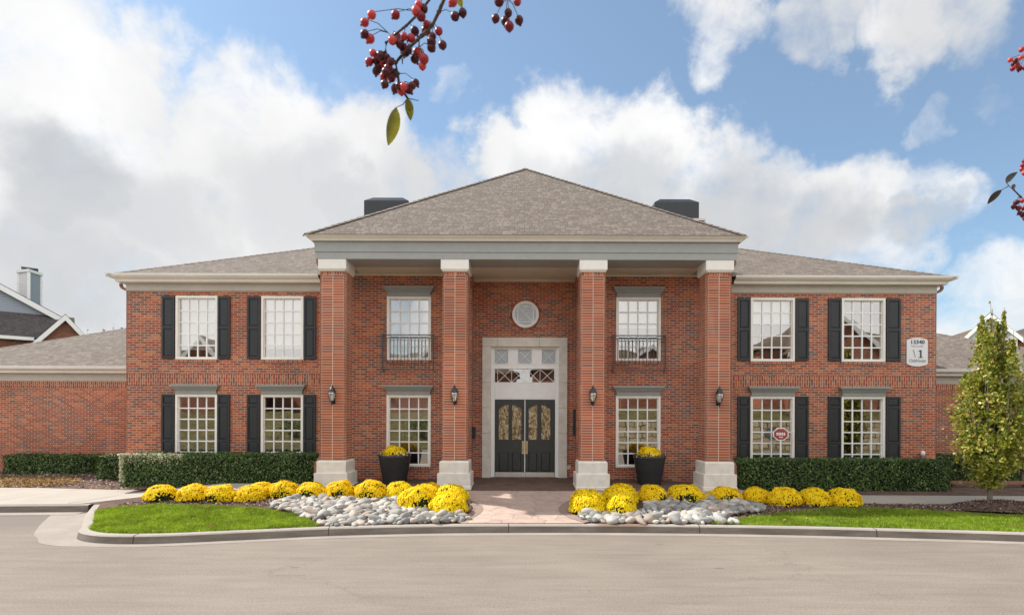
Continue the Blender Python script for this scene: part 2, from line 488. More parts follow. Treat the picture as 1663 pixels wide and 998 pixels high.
def m_concrete(name, c, vary=.1, stain=None):
    m, t, out = new_mat(name)
    p = t.n('ShaderNodeNewGeometry').outputs['Position']
    a, _ = t.noise(p, 1.3, 6, .6); b, _ = t.noise(p, 35, 4, .65)
    cc = t.mix(1.0, c, t.mrange(a, .3, .7, 1 - vary, 1 + vary), 'MULTIPLY')
    cc = t.mix(1.0, cc, t.mrange(b, .3, .7, .88, 1.12), 'MULTIPLY')
    if stain:
        sx = t.n('ShaderNodeSeparateXYZ', ins={'Vector': p}).outputs['X']
        for x0, x1 in stain:
            k = t.math('MULTIPLY', t.mrange(sx, x0, x0 + .25, 0, 1, True), t.mrange(sx, x1 - .25, x1, 1, 0, True))
            cc = t.mix(t.math('MULTIPLY', k, t.mrange(a, .3, .6, .35, .75)), cc, (.16, .085, .05))
        # shade painted on the upright face, mottled by noise
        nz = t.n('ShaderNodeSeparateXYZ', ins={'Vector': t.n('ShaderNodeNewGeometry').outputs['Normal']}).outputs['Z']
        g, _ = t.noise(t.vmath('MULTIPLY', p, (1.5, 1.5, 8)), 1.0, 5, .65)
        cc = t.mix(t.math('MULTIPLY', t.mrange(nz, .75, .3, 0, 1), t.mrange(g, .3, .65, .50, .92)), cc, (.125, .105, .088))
    bsdf(t, out, Base_Color=cc, Roughness=.88, Specular=.25, Normal=bump(t, b, .25, .004))
    return m


def m_stamped(name):
    m, t, out = new_mat(name)
    p = t.n('ShaderNodeNewGeometry').outputs['Position']
    _, wc = t.noise(p, 2.0, 3, .5)
    q = t.vmath('ADD', t.vmath('MULTIPLY', p, (1, 1, 0)), t.vmath('SCALE', wc, scale=.35))
    v = t.n('ShaderNodeTexVoronoi', feature='DISTANCE_TO_EDGE', ins={'Vector': q, 'Scale': 1.9, 'Randomness': .85})
    v2 = t.n('ShaderNodeTexVoronoi', ins={'Vector': q, 'Scale': 1.9, 'Randomness': .85})
    rv = t.n('ShaderNodeSeparateColor', ins={'Color': v2.outputs['Color']}).outputs[0]
    f, _ = t.noise(p, 5, 6, .6)
    c = t.ramp(rv, [(0, (.39, .29, .245)), (.5, (.42, .315, .265)), (1, (.45, .345, .29))])
    c = t.mix(1.0, c, t.mrange(f, .3, .7, .85, 1.12), 'MULTIPLY')
    jn = t.mrange(v.outputs['Distance'], .012, .035, 1, 0)
    c = t.mix(t.math('MULTIPLY', jn, .35), c, (.20, .14, .115))
    bsdf(t, out, Base_Color=c, Roughness=.75, Specular=.3, Normal=bump(t, t.math('ADD', t.math('MULTIPLY', f, .4), t.math('SUBTRACT', 1.0, jn)), .5, .012))
    return m


def m_soil(name):
    m, t, out = new_mat(name)
    p = t.n('ShaderNodeNewGeometry').outputs['Position']
    a, _ = t.noise(p, 55, 4, .7); b, _ = t.noise(p, 2.2, 4, .6)
    c = t.ramp(a, [(.3, (.045, .030, .025)), (.5, (.125, .083, .066)), (.7, (.24, .17, .135))])
    c = t.mix(1.0, c, t.mrange(b, .3, .7, .8, 1.25), 'MULTIPLY')
    bsdf(t, out, Base_Color=c, Roughness=.95, Specular=.1, Normal=bump(t, a, .9, .02))
    return m


def m_lawn_base(name, c=(.12, .19, .02)):
    m, t, out = new_mat(name)
    p = t.n('ShaderNodeNewGeometry').outputs['Position']
    a, _ = t.noise(p, 60, 3, .7); b, _ = t.noise(p, 1.5, 4, .6)
    cc = t.mix(1.0, c, t.mrange(a, .3, .7, .6, 1.4), 'MULTIPLY')
    cc = t.mix(1.0, cc, t.mrange(b, .3, .7, .8, 1.2), 'MULTIPLY')
    bsdf(t, out, Base_Color=cc, Roughness=.9, Specular=.15)
    return m


def m_pebble(name, island=False):
    m, t, out = new_mat(name)
    oi = t.n('ShaderNodeNewGeometry').outputs['Random Per Island'] if island else t.n('ShaderNodeObjectInfo').outputs['Random']
    p = t.n('ShaderNodeTexCoord').outputs['Object']
    c = t.ramp(oi, [(0, (.30, .29, .27)), (.2, (.40, .388, .36)), (.4, (.235, .23, .22)), (.55, (.45, .425, .385)), (.7, (.33, .27, .225)), (.8, (.41, .355, .305)), (.9, (.16, .155, .15))], 'CONSTANT')
    a, _ = t.noise(p, 9, 6, .6, .5); b, _ = t.noise(p, 60, 3, .6)
    c = t.mix(1.0, c, t.mrange(a, .3, .7, .78, 1.2), 'MULTIPLY')
    c = t.mix(1.0, c, t.mrange(b, .3, .7, .9, 1.1), 'MULTIPLY')
    bsdf(t, out, Base_Color=c, Roughness=.75, Specular=.3, Normal=bump(t, b, .12, .004))
    return m


def m_stonewall(name):
    m, t, out = new_mat(name)
    uv = t.n('ShaderNodeTexCoord').outputs['UV']
    _, wc = t.noise(uv, 1.5, 3, .6)
    q = t.vmath('ADD', uv, t.vmath('SCALE', wc, scale=.25))
    b = t.n('ShaderNodeTexBrick', offset=.5, squash=.6, squash_frequency=2)
    for k, v in {'Vector': q, 'Scale': 1.0, 'Mortar Size': .035, 'Mortar Smooth': .5, 'Brick Width': 1.1, 'Row Height': .42}.items(): t.put(b.inputs[k], v)
    b.inputs['Color1'].default_value = (.52, .40, .23, 1); b.inputs['Color2'].default_value = (.72, .60, .42, 1); b.inputs['Mortar'].default_value = (.04, .03, .02, 1)
    f, _ = t.noise(uv, 6, 6, .65)
    c = t.mix(1.0, b.outputs['Color'], t.mrange(f, .3, .7, .65, 1.3), 'MULTIPLY')
    bsdf(t, out, Base_Color=c, Roughness=.9)
    return m


M = {}
M['brick'] = m_brick('brick')
M['brick_col'] = m_brick('brick_column', w=.285, off=0.0, MS=.0092, dark=1.08, even=.38)
M['brick_far'] = m_brick('brick_far', dark=.75)
M['shingle'] = m_shingle('shingle')
M['shingle_dark'] = m_shingle('shingle_dark', (.62, .63, .72))
M['shingle_brown'] = m_shingle('shingle_brown', (.95, .85, .72))
M['cream'] = m_plain('cream_paint', (.78, .75, .70), .45, .05)
M['frieze'] = m_plain('frieze_paint', (.45, .41, .35), .55, .06)
M['soffit'] = m_plain('soffit_paint', (.60, .53, .445), .7, .08)
M['grey'] = m_plain('grey_paint', (.315, .325, .32), .5, .06)
M['head'] = m_plain('head_paint', (.27, .275, .26), .5, .08)
M['white'] = m_plain('white_paint', (.83, .83, .82), .4, .04)
M['framewhite'] = m_plain('frame_paint', (.83, .80, .75), .45, .05)
M['limestone'] = m_plain('limestone', (.65, .615, .555), .8, .13, 5, bumps=.2)
M['black'] = m_plain('black_paint', (.018, .021, .025), .42, .2, 9)
M['door'] = m_plain('door_paint', (.030, .034, .033), .40, .15, 9)
M['darkmetal'] = m_plain('dark_metal', (.055, .060, .065), .5, .2)
M['lampmetal'] = m_plain('lamp_metal', (.016, .017, .02), .35, .2)
M['brass'] = m_plain('brass', (.65, .47, .24), .35, .12, metal=.7)
M['steel'] = m_plain('steel', (.62, .58, .53), .35, .1, metal=.5)
M['pot'] = m_plain('pot_resin', (.030, .033, .037), .5, .2, 10)
M['downspout'] = m_plain('downspout_paint', (.27, .115, .07), .5, .1)
M['caulk'] = m_plain('joint_sealant', (.58, .46, .36), .8, .1)
M['blind'] = m_plain('blind_fabric', (.82, .78, .73), .8, .04)
M['interior'] = m_plain('interior_wall', (.14, .12, .10), .8, .1)
M['glass'] = m_glass('window_glass', .40, (.85, .86, .86))
M['glass_low'] = m_glass('window_glass_clear', .40, (.5, .5, .5))
M['glass_strip'] = m_glass('transom_glass', .34, (.8, .7, .55))
M['lampglass'] = m_glass('lamp_glass', .3, (.85, .85, .85))
M['frosted'] = m_plain('frosted_glass', (.33, .36, .385), .15, .06, spec=.9)
M['leaded'] = m_leaded('leaded_glass')
M['road'] = m_road('road_surface')
M['kerb'] = m_concrete('kerb_concrete', (.33, .295, .26), .1, stain=[(1.35, 2.0), (1.75, 2.65)])
M['gutterpan'] = m_concrete('gutter_concrete', (.285, .25, .22), .12)
M['walk'] = m_concrete('walk_concrete', (.36, .325, .285), .08)
M['stamped'] = m_stamped('stamped_concrete')
M['edging'] = m_concrete('edging_concrete', (.27, .20, .17), .1)
M['soil'] = m_soil('mulch_soil')
M['lawn'] = m_lawn_base('lawn_base')
M['field'] = m_lawn_base('field_base', (.10, .12, .035))
M['bank'] = m_leaf('bank_grass', [(0, (.125, .108, .045)), (1, (.125, .108, .045))], .9, 0, .1, .45)
M['pebble'] = m_pebble('river_stone')
M['pebble_small'] = m_pebble('small_stone', True)
M['stonewall'] = m_stonewall('stone_wall')
M['siding_grey'] = m_siding('grey_siding', (.30, .34, .40), .18)
M['siding_white'] = m_siding('white_siding', (.74, .74, .74), .18)
M['bark'] = m_plain('bark', (.20, .165, .13), .9, .25, 14, bumps=.5)
M['twig'] = m_plain('twig_bark', (.055, .035, .028), .8, .25, 40)
M['wood_rail'] = m_plain('rail_wood', (.22, .10, .06), .7, .2, 12)
M['grass'] = m_leaf('grass_blade', [(0, (.13, .22, .008)), (.5, (.23, .35, .014)), (.85, (.33, .42, .030)), (1, (.46, .42, .13))], .55, .45, .3, .30)
M['hedgeleaf'] = m_leaf('hedge_leaf', [(0, (.020, .048, .010)), (.45, (.056, .108, .022)), (.85, (.11, .18, .042)), (1, (.27, .34, .11))], .38, .22, .40, .25)
M['glareleaf'] = m_leaf('glare_leaf', [(0, (.42, .42, .22)), (.5, (.62, .60, .42)), (1, (.74, .72, .60))], .5, .3, .4)
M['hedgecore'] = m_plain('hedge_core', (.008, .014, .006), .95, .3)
M['treeleaf'] = m_leaf('pear_leaf', [(0, (.08, .14, .014)), (.3, (.19, .25, .025)), (.6, (.36, .37, .045)), (.88, (.56, .47, .10)), (1, (.44, .30, .07))], .4, .4, .5)
M['farleaf'] = m_leaf('far_leaf', [(0, (.20, .12, .03)), (.5, (.38, .27, .05)), (1, (.30, .16, .05))], .6, .4, .3)
M['litterleaf'] = m_leaf('litter_leaf', [(0, (.16, .055, .025)), (.3, (.30, .13, .045)), (.55, (.42, .26, .09)), (.8, (.52, .42, .20)), (1, (.16, .18, .05))], .7, .25, .3)
M['chip'] = m_leaf('bark_chip', [(0, (.05, .03, .024)), (.45, (.16, .10, .078)), (.8, (.31, .22, .175)), (1, (.50, .40, .33))], .9, 0.0, .2)
M['chip_pale'] = m_leaf('pale_bark_chip', [(0, (.10, .065, .052)), (.4, (.24, .17, .14)), (.8, (.40, .31, .26)), (1, (.58, .49, .43))], .9, 0.0, .2)
M['mum'] = m_leaf('mum_petal', [(0, (.84, .52, .003)), (.25, (.95, .70, .005)), (.75, (.98, .82, .010)), (1, (.98, .88, .05))], .6, .3, .2, 0, .55)
M['mumleaf'] = m_leaf('mum_leaf', [(0, (.010, .022, .008)), (.6, (.025, .048, .014)), (1, (.06, .10, .03))], .6, .15, .3)
M['pansy'] = m_leaf('pansy_petal', [(0, (.75, .74, .70)), (.45, (.70, .66, .62)), (.6, (.22, .10, .34)), (.8, (.50, .12, .22)), (1, (.80, .72, .2))], .6, .2, .2)
M['berry'] = None


def m_berry(name):
    m, t, out = new_mat(name)
    oi = t.n('ShaderNodeObjectInfo').outputs['Random']
    c = t.ramp(oi, [(0, (.045, .003, .007)), (.5, (.085, .004, .010)), (.70, (.26, .010, .018)), (1, (.58, .06, .06))])
    b = bsdf(t, out, Base_Color=c, Roughness=.42, Specular=.35)
    b.inputs['Subsurface Weight'].default_value = .35
    b.inputs['Subsurface Radius'].default_value = (.01, .003, .002)
    return m


M['berry'] = m_berry('berry_skin')
M['darkleaf'] = m_leaf('dark_berry_leaf', [(0, (.045, .030, .026)), (1, (.06, .05, .03))], .5, .2, .4, .4)
M['berryleaf'] = m_leaf('berry_tree_leaf', [(0, (.16, .135, .015)), (.5, (.20, .185, .02)), (1, (.10, .11, .015))], .5, .35, .4, .4)

# ------------------------------------------------------------------ the ground
def ksl(X):
    pts = [(-60, .0), (-10.6, .012), (-8.2, .085), (4.0, .085), (6.5, .05), (60, .05)]
    for (a, b), (c, d) in zip(pts, pts[1:]):
        if X <= c: return b + (d - b) * max(0, (X - a)) / (c - a)
    return .05
def zt(X, Y):
    z = .145 + ksl(X) * min(max(0, Y - 11.0), 4.2)
    if X < -9 and Y > 15.9: z += .10 * min(Y - 15.9, 2.2)
    return z

Z0 = lambda x, y: 0.0
def zfar(x, y):
    """land behind the camera climbs in a grassy bank"""
    z = -.03
    y0 = -6 if x < 2 else -9.5
    if y < y0: z += min(2.6, (y0 - y) * .22) + (1.9 if x > 2 else 0) * min(1, (y0 - y) / .5)
    return z
sheet('ground', [(-400, -300), (400, -300), (400, 600), (-400, 600)], M['field'], lambda x, y: -.03, 0, 200)
sheet('grass_bank', [(-120, -5.6), (2.3, -5.6), (2.3, -60), (-120, -60)], M['bank'], zfar, .01, 2.0)
sheet('grass_verge', [(2.3, -5.6), (120, -5.6), (120, -9.4), (2.3, -9.4)], M['bank'], lambda x, y: -.03, .01, 20)
sheet('grass_bank', [(2.3, -9.6), (120, -9.6), (120, -60), (2.3, -60)], M['bank'], lambda x, y: 1.85 + min(1.2, (-9.6 - y) * .2), .01, 3.0)
sheet('road', [(-120, -5), (120, -5), (120, 15.5), (-120, 15.5)], M['road'], Z0, 0, 20)

KP = [(-10.55, 13.6), (-9.55, 12.05), (-8.62, 10.78), (-8.25, 10.25), (-7.6, 9.93), (-6.6, 9.93), (-5.16, 10.27), (-3.74, 10.62), (-1.8, 10.88), (0, 10.97), (1.8, 10.99),
      (3.48, 10.94), (5.2, 10.83), (6.8, 10.66), (9.3, 10.32), (12.5, 9.75), (17, 8.7), (26, 6.0), (40, .5)]
KS = spline(KP, 6)
def offset_path(P, d):
    out = []
    for i in range(len(P)):
        a, b = P[max(0, i - 1)], P[min(len(P) - 1, i + 1)]
        tx, ty = b[0] - a[0], b[1] - a[1]; L = math.hypot(tx, ty) or 1
        out.append((P[i][0] - ty / L * d, P[i][1] + tx / L * d))
    return out


def kerb(name, path, prof, mat):
    b = MB(); rows = []
    for o, z in prof: rows.append([(x, y, z) for x, y in offset_path(path, o)])
    b.grid(rows, smooth=False)
    o = b.build(name, mat); o['kind'] = 'structure'
    return o
prof = [(0, -.02), (.012, .05), (.022, .125), (.045, .146), (.19, .150), (.192, .02)]
kerb('kerb', KS, prof, M['kerb'])
kerb('kerb_side', [(-60, 12.3), (-30, 12.55), (-14, 12.85), (-10.66, 13.1), (-10.33, 13.13)], [(o, z * 1.17 if z > .1 else z) for o, z in prof], M['kerb'])
# kerb joints: dark saw cuts
jb = MB()
for px in (258, 535, 836, 1137, 1425):
    X = gx(px, 10.7)
    i = min(range(len(KS)), key=lambda k: abs(KS[k][0] - X) + (0 if KS[k][1] < 11.2 else 9))
    x, y = KS[i]; a = KS[i - 1]; bb = KS[i + 1]; tx, ty = bb[0] - a[0], bb[1] - a[1]; L = math.hypot(tx, ty); nx, ny = -ty / L, tx / L; ux, uy = tx / L * .008, ty / L * .008
    P = [(-.003, .0), (.009, .05), (.019, .126), (.044, .149), (.19, .153)]
    for (o1, z1), (o2, z2) in zip(P, P[1:]):
        jb.face([(x + nx * o1 - ux, y + ny * o1 - uy, z1), (x + nx * o1 + ux, y + ny * o1 + uy, z1), (x + nx * o2 + ux, y + ny * o2 + uy, z2), (x + nx * o2 - ux, y + ny * o2 - uy, z2)])
jb.build('kerb_joint', M['twig'])['kind'] = 'structure'
# pale gutter pan along the kerb, wider round the drive
gp_out = [(x, y) for x, y in offset_path(KS, -.24)]
wide = []
for (x, y), (u, v) in zip(KS, gp_out):
    k = max(0, min(1, (-7.6 - x) / 1.2)); wide.append((u + (u - x) * 2.0 * k, v + (v - y) * 2.0 * k))
wide = [p for p in wide if p[1] < 12.86]
inner = [p for p in KS if p[1] < 12.95]
sheet('gutter_pan', inner + wide[::-1], M['gutterpan'], Z0, .004, 4)
sheet('gutter_side', [(-60, 12.4), (-30, 12.6), (-14, 12.9), (-10.4, 13.1), (-10.3, 12.7), (-14, 12.5), (-30, 12.2), (-60, 12.0)], M['gutterpan'], Z0, .008, 8)

# planting bed (mulch) behind the kerb, up to the building
inn = offset_path(KS, .19)
bed = [p for p in inn if p[0] < 27] + [(27, 20), (-60, 20), (-60, 12.45), (-30, 12.7), (-14, 13.0), (-10.8, 13.25)]
sheet('planting_bed', bed, M['soil'], zt, -.012, .6)

# sidewalks
sheet('sidewalk', [(-60, 12.40), (-30, 12.65), (-14, 12.95), (-10.62, 13.21), (-10.0, 13.5), (-8.8, 13.9), (-7.2, 14.1), (-5.5, 14.1), (-5.5, 14.75), (-9.2, 14.9), (-11.2, 15.5), (-14, 15.9), (-60, 15.9)], M['walk'], zt, .012, .8, skirt=.06)
sheet('sidewalk', [(5.6, 13.25), (27, 13.1), (27, 14.05), (5.6, 14.2)], M['walk'], zt, .012, .8, skirt=.06)
jm = MB()
for x0, y0, x1, y1 in ((-12.5, 15.75, -13.1, 13.0), (-16, 15.9, -16.4, 12.95), (-19.5, 15.9, -20, 12.9), (-10.3, 15.2, -10.9, 13.25)):
    jm.face([(x0 - .012, y0, zt(x0, y0) + .016), (x1 - .012, y1, zt(x1, y1) + .016), (x1 + .012, y1, zt(x1, y1) + .016), (x0 + .012, y0, zt(x0, y0) + .016)])
jm.build('sidewalk_joint', M['edging'])['kind'] = 'structure'

# entrance walk and porch slab
def g2(px, py): return gnd(px, py, .145 + .085 * 1.2)
WL = spline([(-1.27, 11.12), (-1.02, 11.55), (-.90, 12.0), (-.93, 12.45), (-1.12, 12.85), (-1.35, 13.1), (-1.55, 13.55)], 5)
WR = spline([(1.22, 11.13), (.93, 11.55), (.78, 12.0), (.80, 12.45), (1.0, 12.9), (1.25, 13.15), (1.55, 13.55)], 5)
sheet('entrance_walk', [p for p in WL] + [(-5.6, 13.7), (-5.6, 13.95), (5.6, 13.95), (5.6, 13.7)] + WR[::-1], M['stamped'], zt, .014, .5, skirt=.06)
def strip(name, path, w, mat, off):
    q = offset_path(path, w)
    b = MB()
    for i in range(len(path) - 1):
        P = [path[i], path[i + 1], q[i + 1], q[i]]
        b.face([(x, y, zt(x, y) + off) for x, y in P])
    b.build(name, mat)['kind'] = 'structure'
strip('walk_edging', WL[:-4], .22, M['edging'], .020)
strip('walk_edging', WR[:-4], -.22, M['edging'], .020)
pb = MB(); pb.box(-5.7, 5.7, 13.9, 16.5, .1, .40); pb.build('porch_floor', M['stamped'])['kind'] = 'structure'

# lawns
def pxpoly(P, z=.17): return [gnd(px, py, z) for px, py in P]
LAWN_L = [p for p in offset_path(KS, .195) if -9.5 < p[0] < -3.95 and p[1] < 12.3] + spline([(-4.0, 10.85), (-4.45, 11.35), (-5.2, 11.9), (-6.4, 12.3), (-7.6, 12.45), (-8.6, 12.45), (-9.25, 12.25)], 4)
LAWN_R = [p for p in offset_path(KS, .195) if 3.75 < p[0] < 24] + spline([(24, 9), (16, 10.8), (11.2, 11.8), (9.1, 12.35), (7.9, 12.65), (6.6, 12.45), (5.4, 11.95), (4.1, 11.3), (3.7, 11.12)], 5)
sheet('lawn', LAWN_L, M['lawn'], zt, .006, .5)
sheet('lawn', LAWN_R, M['lawn'], zt, .006, .5)


def grass(name, poly, n, label, lim=None):
    b = MB(); r = random.Random(3)
    x0, x1 = min(p[0] for p in poly), max(p[0] for p in poly); y0, y1 = min(p[1] for p in poly), max(p[1] for p in poly)
    if lim: x1 = min(x1, lim)
    k = 0
    while k < n:
        x, y = r.uniform(x0, x1), r.uniform(y0, y1)
        if not in_poly(x, y, poly): continue
        k += 1
        cl = mnoise.noise((x * 2.2, y * 2.2, 0))
        h = r.uniform(.03, .07) * (1 + .6 * cl); a = r.uniform(0, 6.28); l = r.uniform(.3, 1.0) * h
        z = zt(x, y) + .004; w = r.uniform(.003, .007)
        dx, dy = math.cos(a), math.sin(a); a2 = r.uniform(0, 6.28); ex, ey = math.cos(a2) * w, math.sin(a2) * w
        b.face([(x - ex, y - ey, z), (x + ex, y + ey, z), (x + dx * l, y + dy * l, z + h)])
    o = b.build(name, M['grass']); tag(o, label, 'grass', None, 'stuff')
grass('lawn_grass', LAWN_L, 65000, 'short sunlit grass on the lawn tip by the side drive')
grass('lawn_grass', LAWN_R, 60000, 'grass strip along the kerb below the young tree', 13.5)


def scatter(name, poly, n, mat, size, label, cat, flat=.4, lift=.01, seed=5, avoid=()):
    b = MB(); r = random.Random(seed)
    x0, x1 = min(p[0] for p in poly), max(p[0] for p in poly); y0, y1 = min(p[1] for p in poly), max(p[1] for p in poly)
    k = tries = 0
    while k < n and tries < n * 30:
        tries += 1
        x, y = r.uniform(x0, x1), r.uniform(y0, y1)
        if not in_poly(x, y, poly) or any(in_poly(x, y, q) for q in avoid): continue
        k += 1
        s = r.uniform(*size); u = Vector((r.gauss(0, 1), r.gauss(0, 1), r.gauss(0, flat))).normalized(); v = u.cross(Vector((r.gauss(0, flat), r.gauss(0, flat), 1))).normalized()
        c = Vector((x, y, zt(x, y) + lift + r.uniform(0, .5) * s))
        w = r.uniform(.35, .7)
        b.face([c - u * s, c + v * s * w * .9 - u * s * .1, c + u * s, c - v * s * w])
    o = b.build(name, mat); tag(o, label, cat, None, 'stuff')
BED_L = [(-9.3, 12.6), (-8, 12.6), (-6, 12.45), (-4.6, 11.7), (-3.9, 10.95), (-1.2, 11.15), (-1.0, 12.6), (-1.6, 13.6), (-5.5, 13.9), (-9, 13.8)]
BED_R = [(1.2, 11.2), (3.6, 11.15), (5.4, 11.8), (7.2, 12.3), (9, 12.5), (14, 12.1), (14, 13.0), (5.6, 13.2), (1.6, 13.6), (1.0, 12.6)]
HED_L = [(-40, 15.95), (-14, 15.95), (-11, 15.6), (-9.4, 15.0), (-5.5, 14.8), (-5.5, 15.8), (-11.3, 15.8), (-11.3, 18.6), (-40, 18.6)]
scatter('bark_mulch', BED_L, 14000, M['chip'], (.012, .036), 'brown bark mulch round the mums by the left cobbles', 'mulch', seed=5)
scatter('bark_mulch', BED_R, 14000, M['chip'], (.012, .036), 'brown bark mulch round the mums and young tree', 'mulch', seed=6)
scatter('bark_mulch', HED_L, 12000, M['chip_pale'], (.014, .05), 'pale bark mulch between the sidewalk and low hedges', 'mulch', seed=8)
scatter('fallen_leaves', [(-24, 16.0), (-13.8, 16.0), (-13.2, 16.6), (-13.8, 17.2), (-24, 17.6)], 8000, M['litterleaf'], (.02, .055), 'tan and russet leaf litter beside the pale sidewalk', 'leaves', flat=.9, lift=.02, seed=9)

# ------------------------------------------------------------------ clubhouse
YF, YW, YD = 14.40, 15.84, 16.41
XL, XR = gx(206, YW), gx(1519, YW)            # outer corners of the two-storey wings
CXW = 1.50                                    # half width of the recessed entrance bay
ZC = gz(422.6, YF)                            # portico ceiling
club = empty('brick_clubhouse', (0, YW, .3), 'two-storey red brick clubhouse with tall columned entrance portico', 'building')

U = dict(t=gz(482, YW), b=gz(585, YW)); L = dict(t=gz(641.5, YW), b=gz(757.5, YW))
WINX = [(285, 353), (424, 492.5), (628, 699.5), (1000, 1072.5), (1218.5, 1290), (1366, 1437)]
holes = []
wins = []
for i, (a, b) in enumerate(WINX):
    x0, x1 = gx(a, YW), gx(b, YW)
    holes += [(x0, x1, U['b'], U['t']), (x0, x1, L['b'], L['t'])]
    wins += [(x0, x1, U['b'], U['t'], 5, i, 1), (x0, x1, L['b'], L['t'], 6, i, 0)]

w = MB()
w.wall_x(XL, -CXW, YW, 0, ZC, [h for h in holes if h[1] < 0])
w.wall_x(CXW, XR, YW, 0, ZC, [h for h in holes if h[0] > 0])
for sx in (-1, 1):      # returns of the entrance recess
    w.face([(sx * CXW, YW, 0), (sx * CXW, YD, 0), (sx * CXW, YD, ZC), (sx * CXW, YW, ZC)])
for x in (XL, XR):
    w.face([(x, YW, 0), (x, 27.2, 0), (x, 27.2, 6.1), (x, YW, 6.1)])
w.face([(XL, 27.2, 0), (XR, 27.2, 0), (XR, 27.2, 6.1), (XL, 27.2, 6.1)])
DS0, DS1, DST = gx(783, YD), gx(921, YD), gz(548, YD)       # door surround
w.wall_x(-CXW, CXW, YD, 0, ZC, [(DS0 + .01, DS1 - .01, .38, DST - .01)])
w.build('wall', M['brick'], club)
inn_ = MB()
inn_.face([(XL, 20.5, 0), (XR, 20.5, 0), (XR, 20.5, 6), (XL, 20.5, 6)]); inn_.box(XL + .3, XR - .3, YD + 1.2, 20.5, 3.35, 3.6); inn_.box(XL + .3, XR - .3, YD + 1.2, 20.5, .25, .38)
for x in (-9.2, -6.0, -2.0, 2.0, 5.6, 8.8): inn_.box(x, x + .1, YD + .95, 20.5, .38, 6)
inn_.build('interior_wall', M['interior'], club)

# soldier courses
zs0, zs1 = gz(627, YW), gz(608.5, YW)
def soldier(*a):
    sc = MB(); sc.box(*a, 'b'); sc.build('soldier_course', M['brick'], club, swap=True)
for a, b in ((XL, gx(523, YW)), (gx(1187, YW), XR)): soldier(a - .003, b, YW - .008, YW + .05, zs0, zs1)
for (x0, x1, zb, zt_, rows, i, up) in wins:
    soldier(x0 - .02, x1 + .02, YW - .035 if up else YW - .02, YW + .02, zb - .075, zb - .004)


def window(x0, x1, z0, z1, Y, cols, rows, parent, blind=None, glass='glass'):
    f = MB(); fw = .064
    f.box(x0, x0 + fw, Y - .02, Y + .13, z0, z1); f.box(x1 - fw, x1, Y - .02, Y + .13, z0, z1)
    f.box(x0 + fw, x1 - fw, Y - .02, Y + .13, z1 - fw, z1); f.box(x0 + fw, x1 - fw, Y - .028, Y + .13, z0, z0 + fw * .8)
    a0, a1, b0, b1 = x0 + fw, x1 - fw, z0 + fw * .8, z1 - fw
    s2 = .022
    f.box(a0, a0 + s2, Y + .03, Y + .10, b0, b1); f.box(a1 - s2, a1, Y + .03, Y + .10, b0, b1); f.box(a0 + s2, a1 - s2, Y + .03, Y + .10, b1 - s2, b1); f.box(a0 + s2, a1 - s2, Y + .03, Y + .10, b0, b0 + s2)
    o = f.build('window', M['framewhite'], parent)
    a0 += s2; a1 -= s2; b0 += s2; b1 -= s2
    g = MB(); m = .017
    for c in range(1, cols):
        x = a0 + (a1 - a0) * c / cols; g.box(x - m, x + m, Y + .045, Y + .09, b0, b1)
    for r in range(1, rows):
        z = b0 + (b1 - b0) * r / rows; g.box(a0, a1, Y + .048, Y + .087, z - m, z + m)
    g.build('muntin_grid', M['white'], o)
    p = MB()
    for c in range(cols):       # panes: each very slightly out of true, as real glazing is
        for r in range(rows):
            xa, xb = a0 + (a1 - a0) * c / cols, a0 + (a1 - a0) * (c + 1) / cols
            za, zb = b0 + (b1 - b0) * r / rows, b0 + (b1 - b0) * (r + 1) / rows
            j = [rng.uniform(-.0005, .0005) for _ in range(3)]
            y = Y + .068
            p.face([(xa, y + j[0], za), (xb, y + j[1], za), (xb, y + j[1] + j[2], zb), (xa, y + j[0] + j[2], zb)])
    p.build('pane', M[glass], o)
    if blind is not None:
        bl = MB(); zb = b0 + (b1 - b0) * (1 - blind); zz = b1
        while zz > zb:
            bl.face([(a0, Y + .15, zz - .050), (a1, Y + .15, zz - .050), (a1, Y + .165, zz), (a0, Y + .165, zz)]); zz -= .048
        bl.build('blind', M['blind'], o)
    return o


def shutter(x0, x1, z0, z1, Y, splits, parent):
    b = MB(); d0 = Y - .045; st = .05
    b.box(x0, x1, d0 + .018, Y - .004, z0, z1)
    b.box(x0, x0 + st, d0, d0 + .018, z0, z1, 'b'); b.box(x1 - st, x1, d0, d0 + .018, z0, z1, 'b')
    zs = [z0] + [z0 + (z1 - z0) * s for s in splits] + [z1]
    for i, z in enumerate(zs):
        lo, hi = (z, z + .06) if i == 0 else ((z - .06, z) if i == len(zs) - 1 else (z - .035, z + .035))
        b.box(x0 + st, x1 - st, d0, d0 + .018, lo, hi, 'b')
    for i in range(len(zs) - 1):
        lo = zs[i] + (.06 if i == 0 else .035) + .018; hi = zs[i + 1] - (.06 if i == len(zs) - 2 else .035) - .018
        xa, xb = x0 + st + .016, x1 - st - .016; e = .02
        q = [(xa, d0 + .018, lo), (xb, d0 + .018, lo), (xb, d0 + .018, hi), (xa, d0 + .018, hi)]
        r = [(xa + e, d0 + .004, lo + e), (xb - e, d0 + .004, lo + e), (xb - e, d0 + .004, hi - e), (xa + e, d0 + .004, hi - e)]
        for k in range(4): b.face([q[k], q[(k + 1) % 4], r[(k + 1) % 4], r[k]])
        b.face(r)
    return b.build('shutter', M['black'], parent)


def head(x0, x1, z0, z1, Y, parent):
    b = MB(); h = z1 - z0
    for f0, f1, ex, d in ((0, .40, .015, .05), (.40, .52, .035, .07), (.52, .66, .06, .10), (.66, .80, .09, .13), (.80, 1.0, .12, .165)):
        b.box(x0 - ex, x1 + ex, Y - d, Y - .003, z0 + h * f0, z0 + h * f1)
    return b.build('window_head', M['head'], parent)


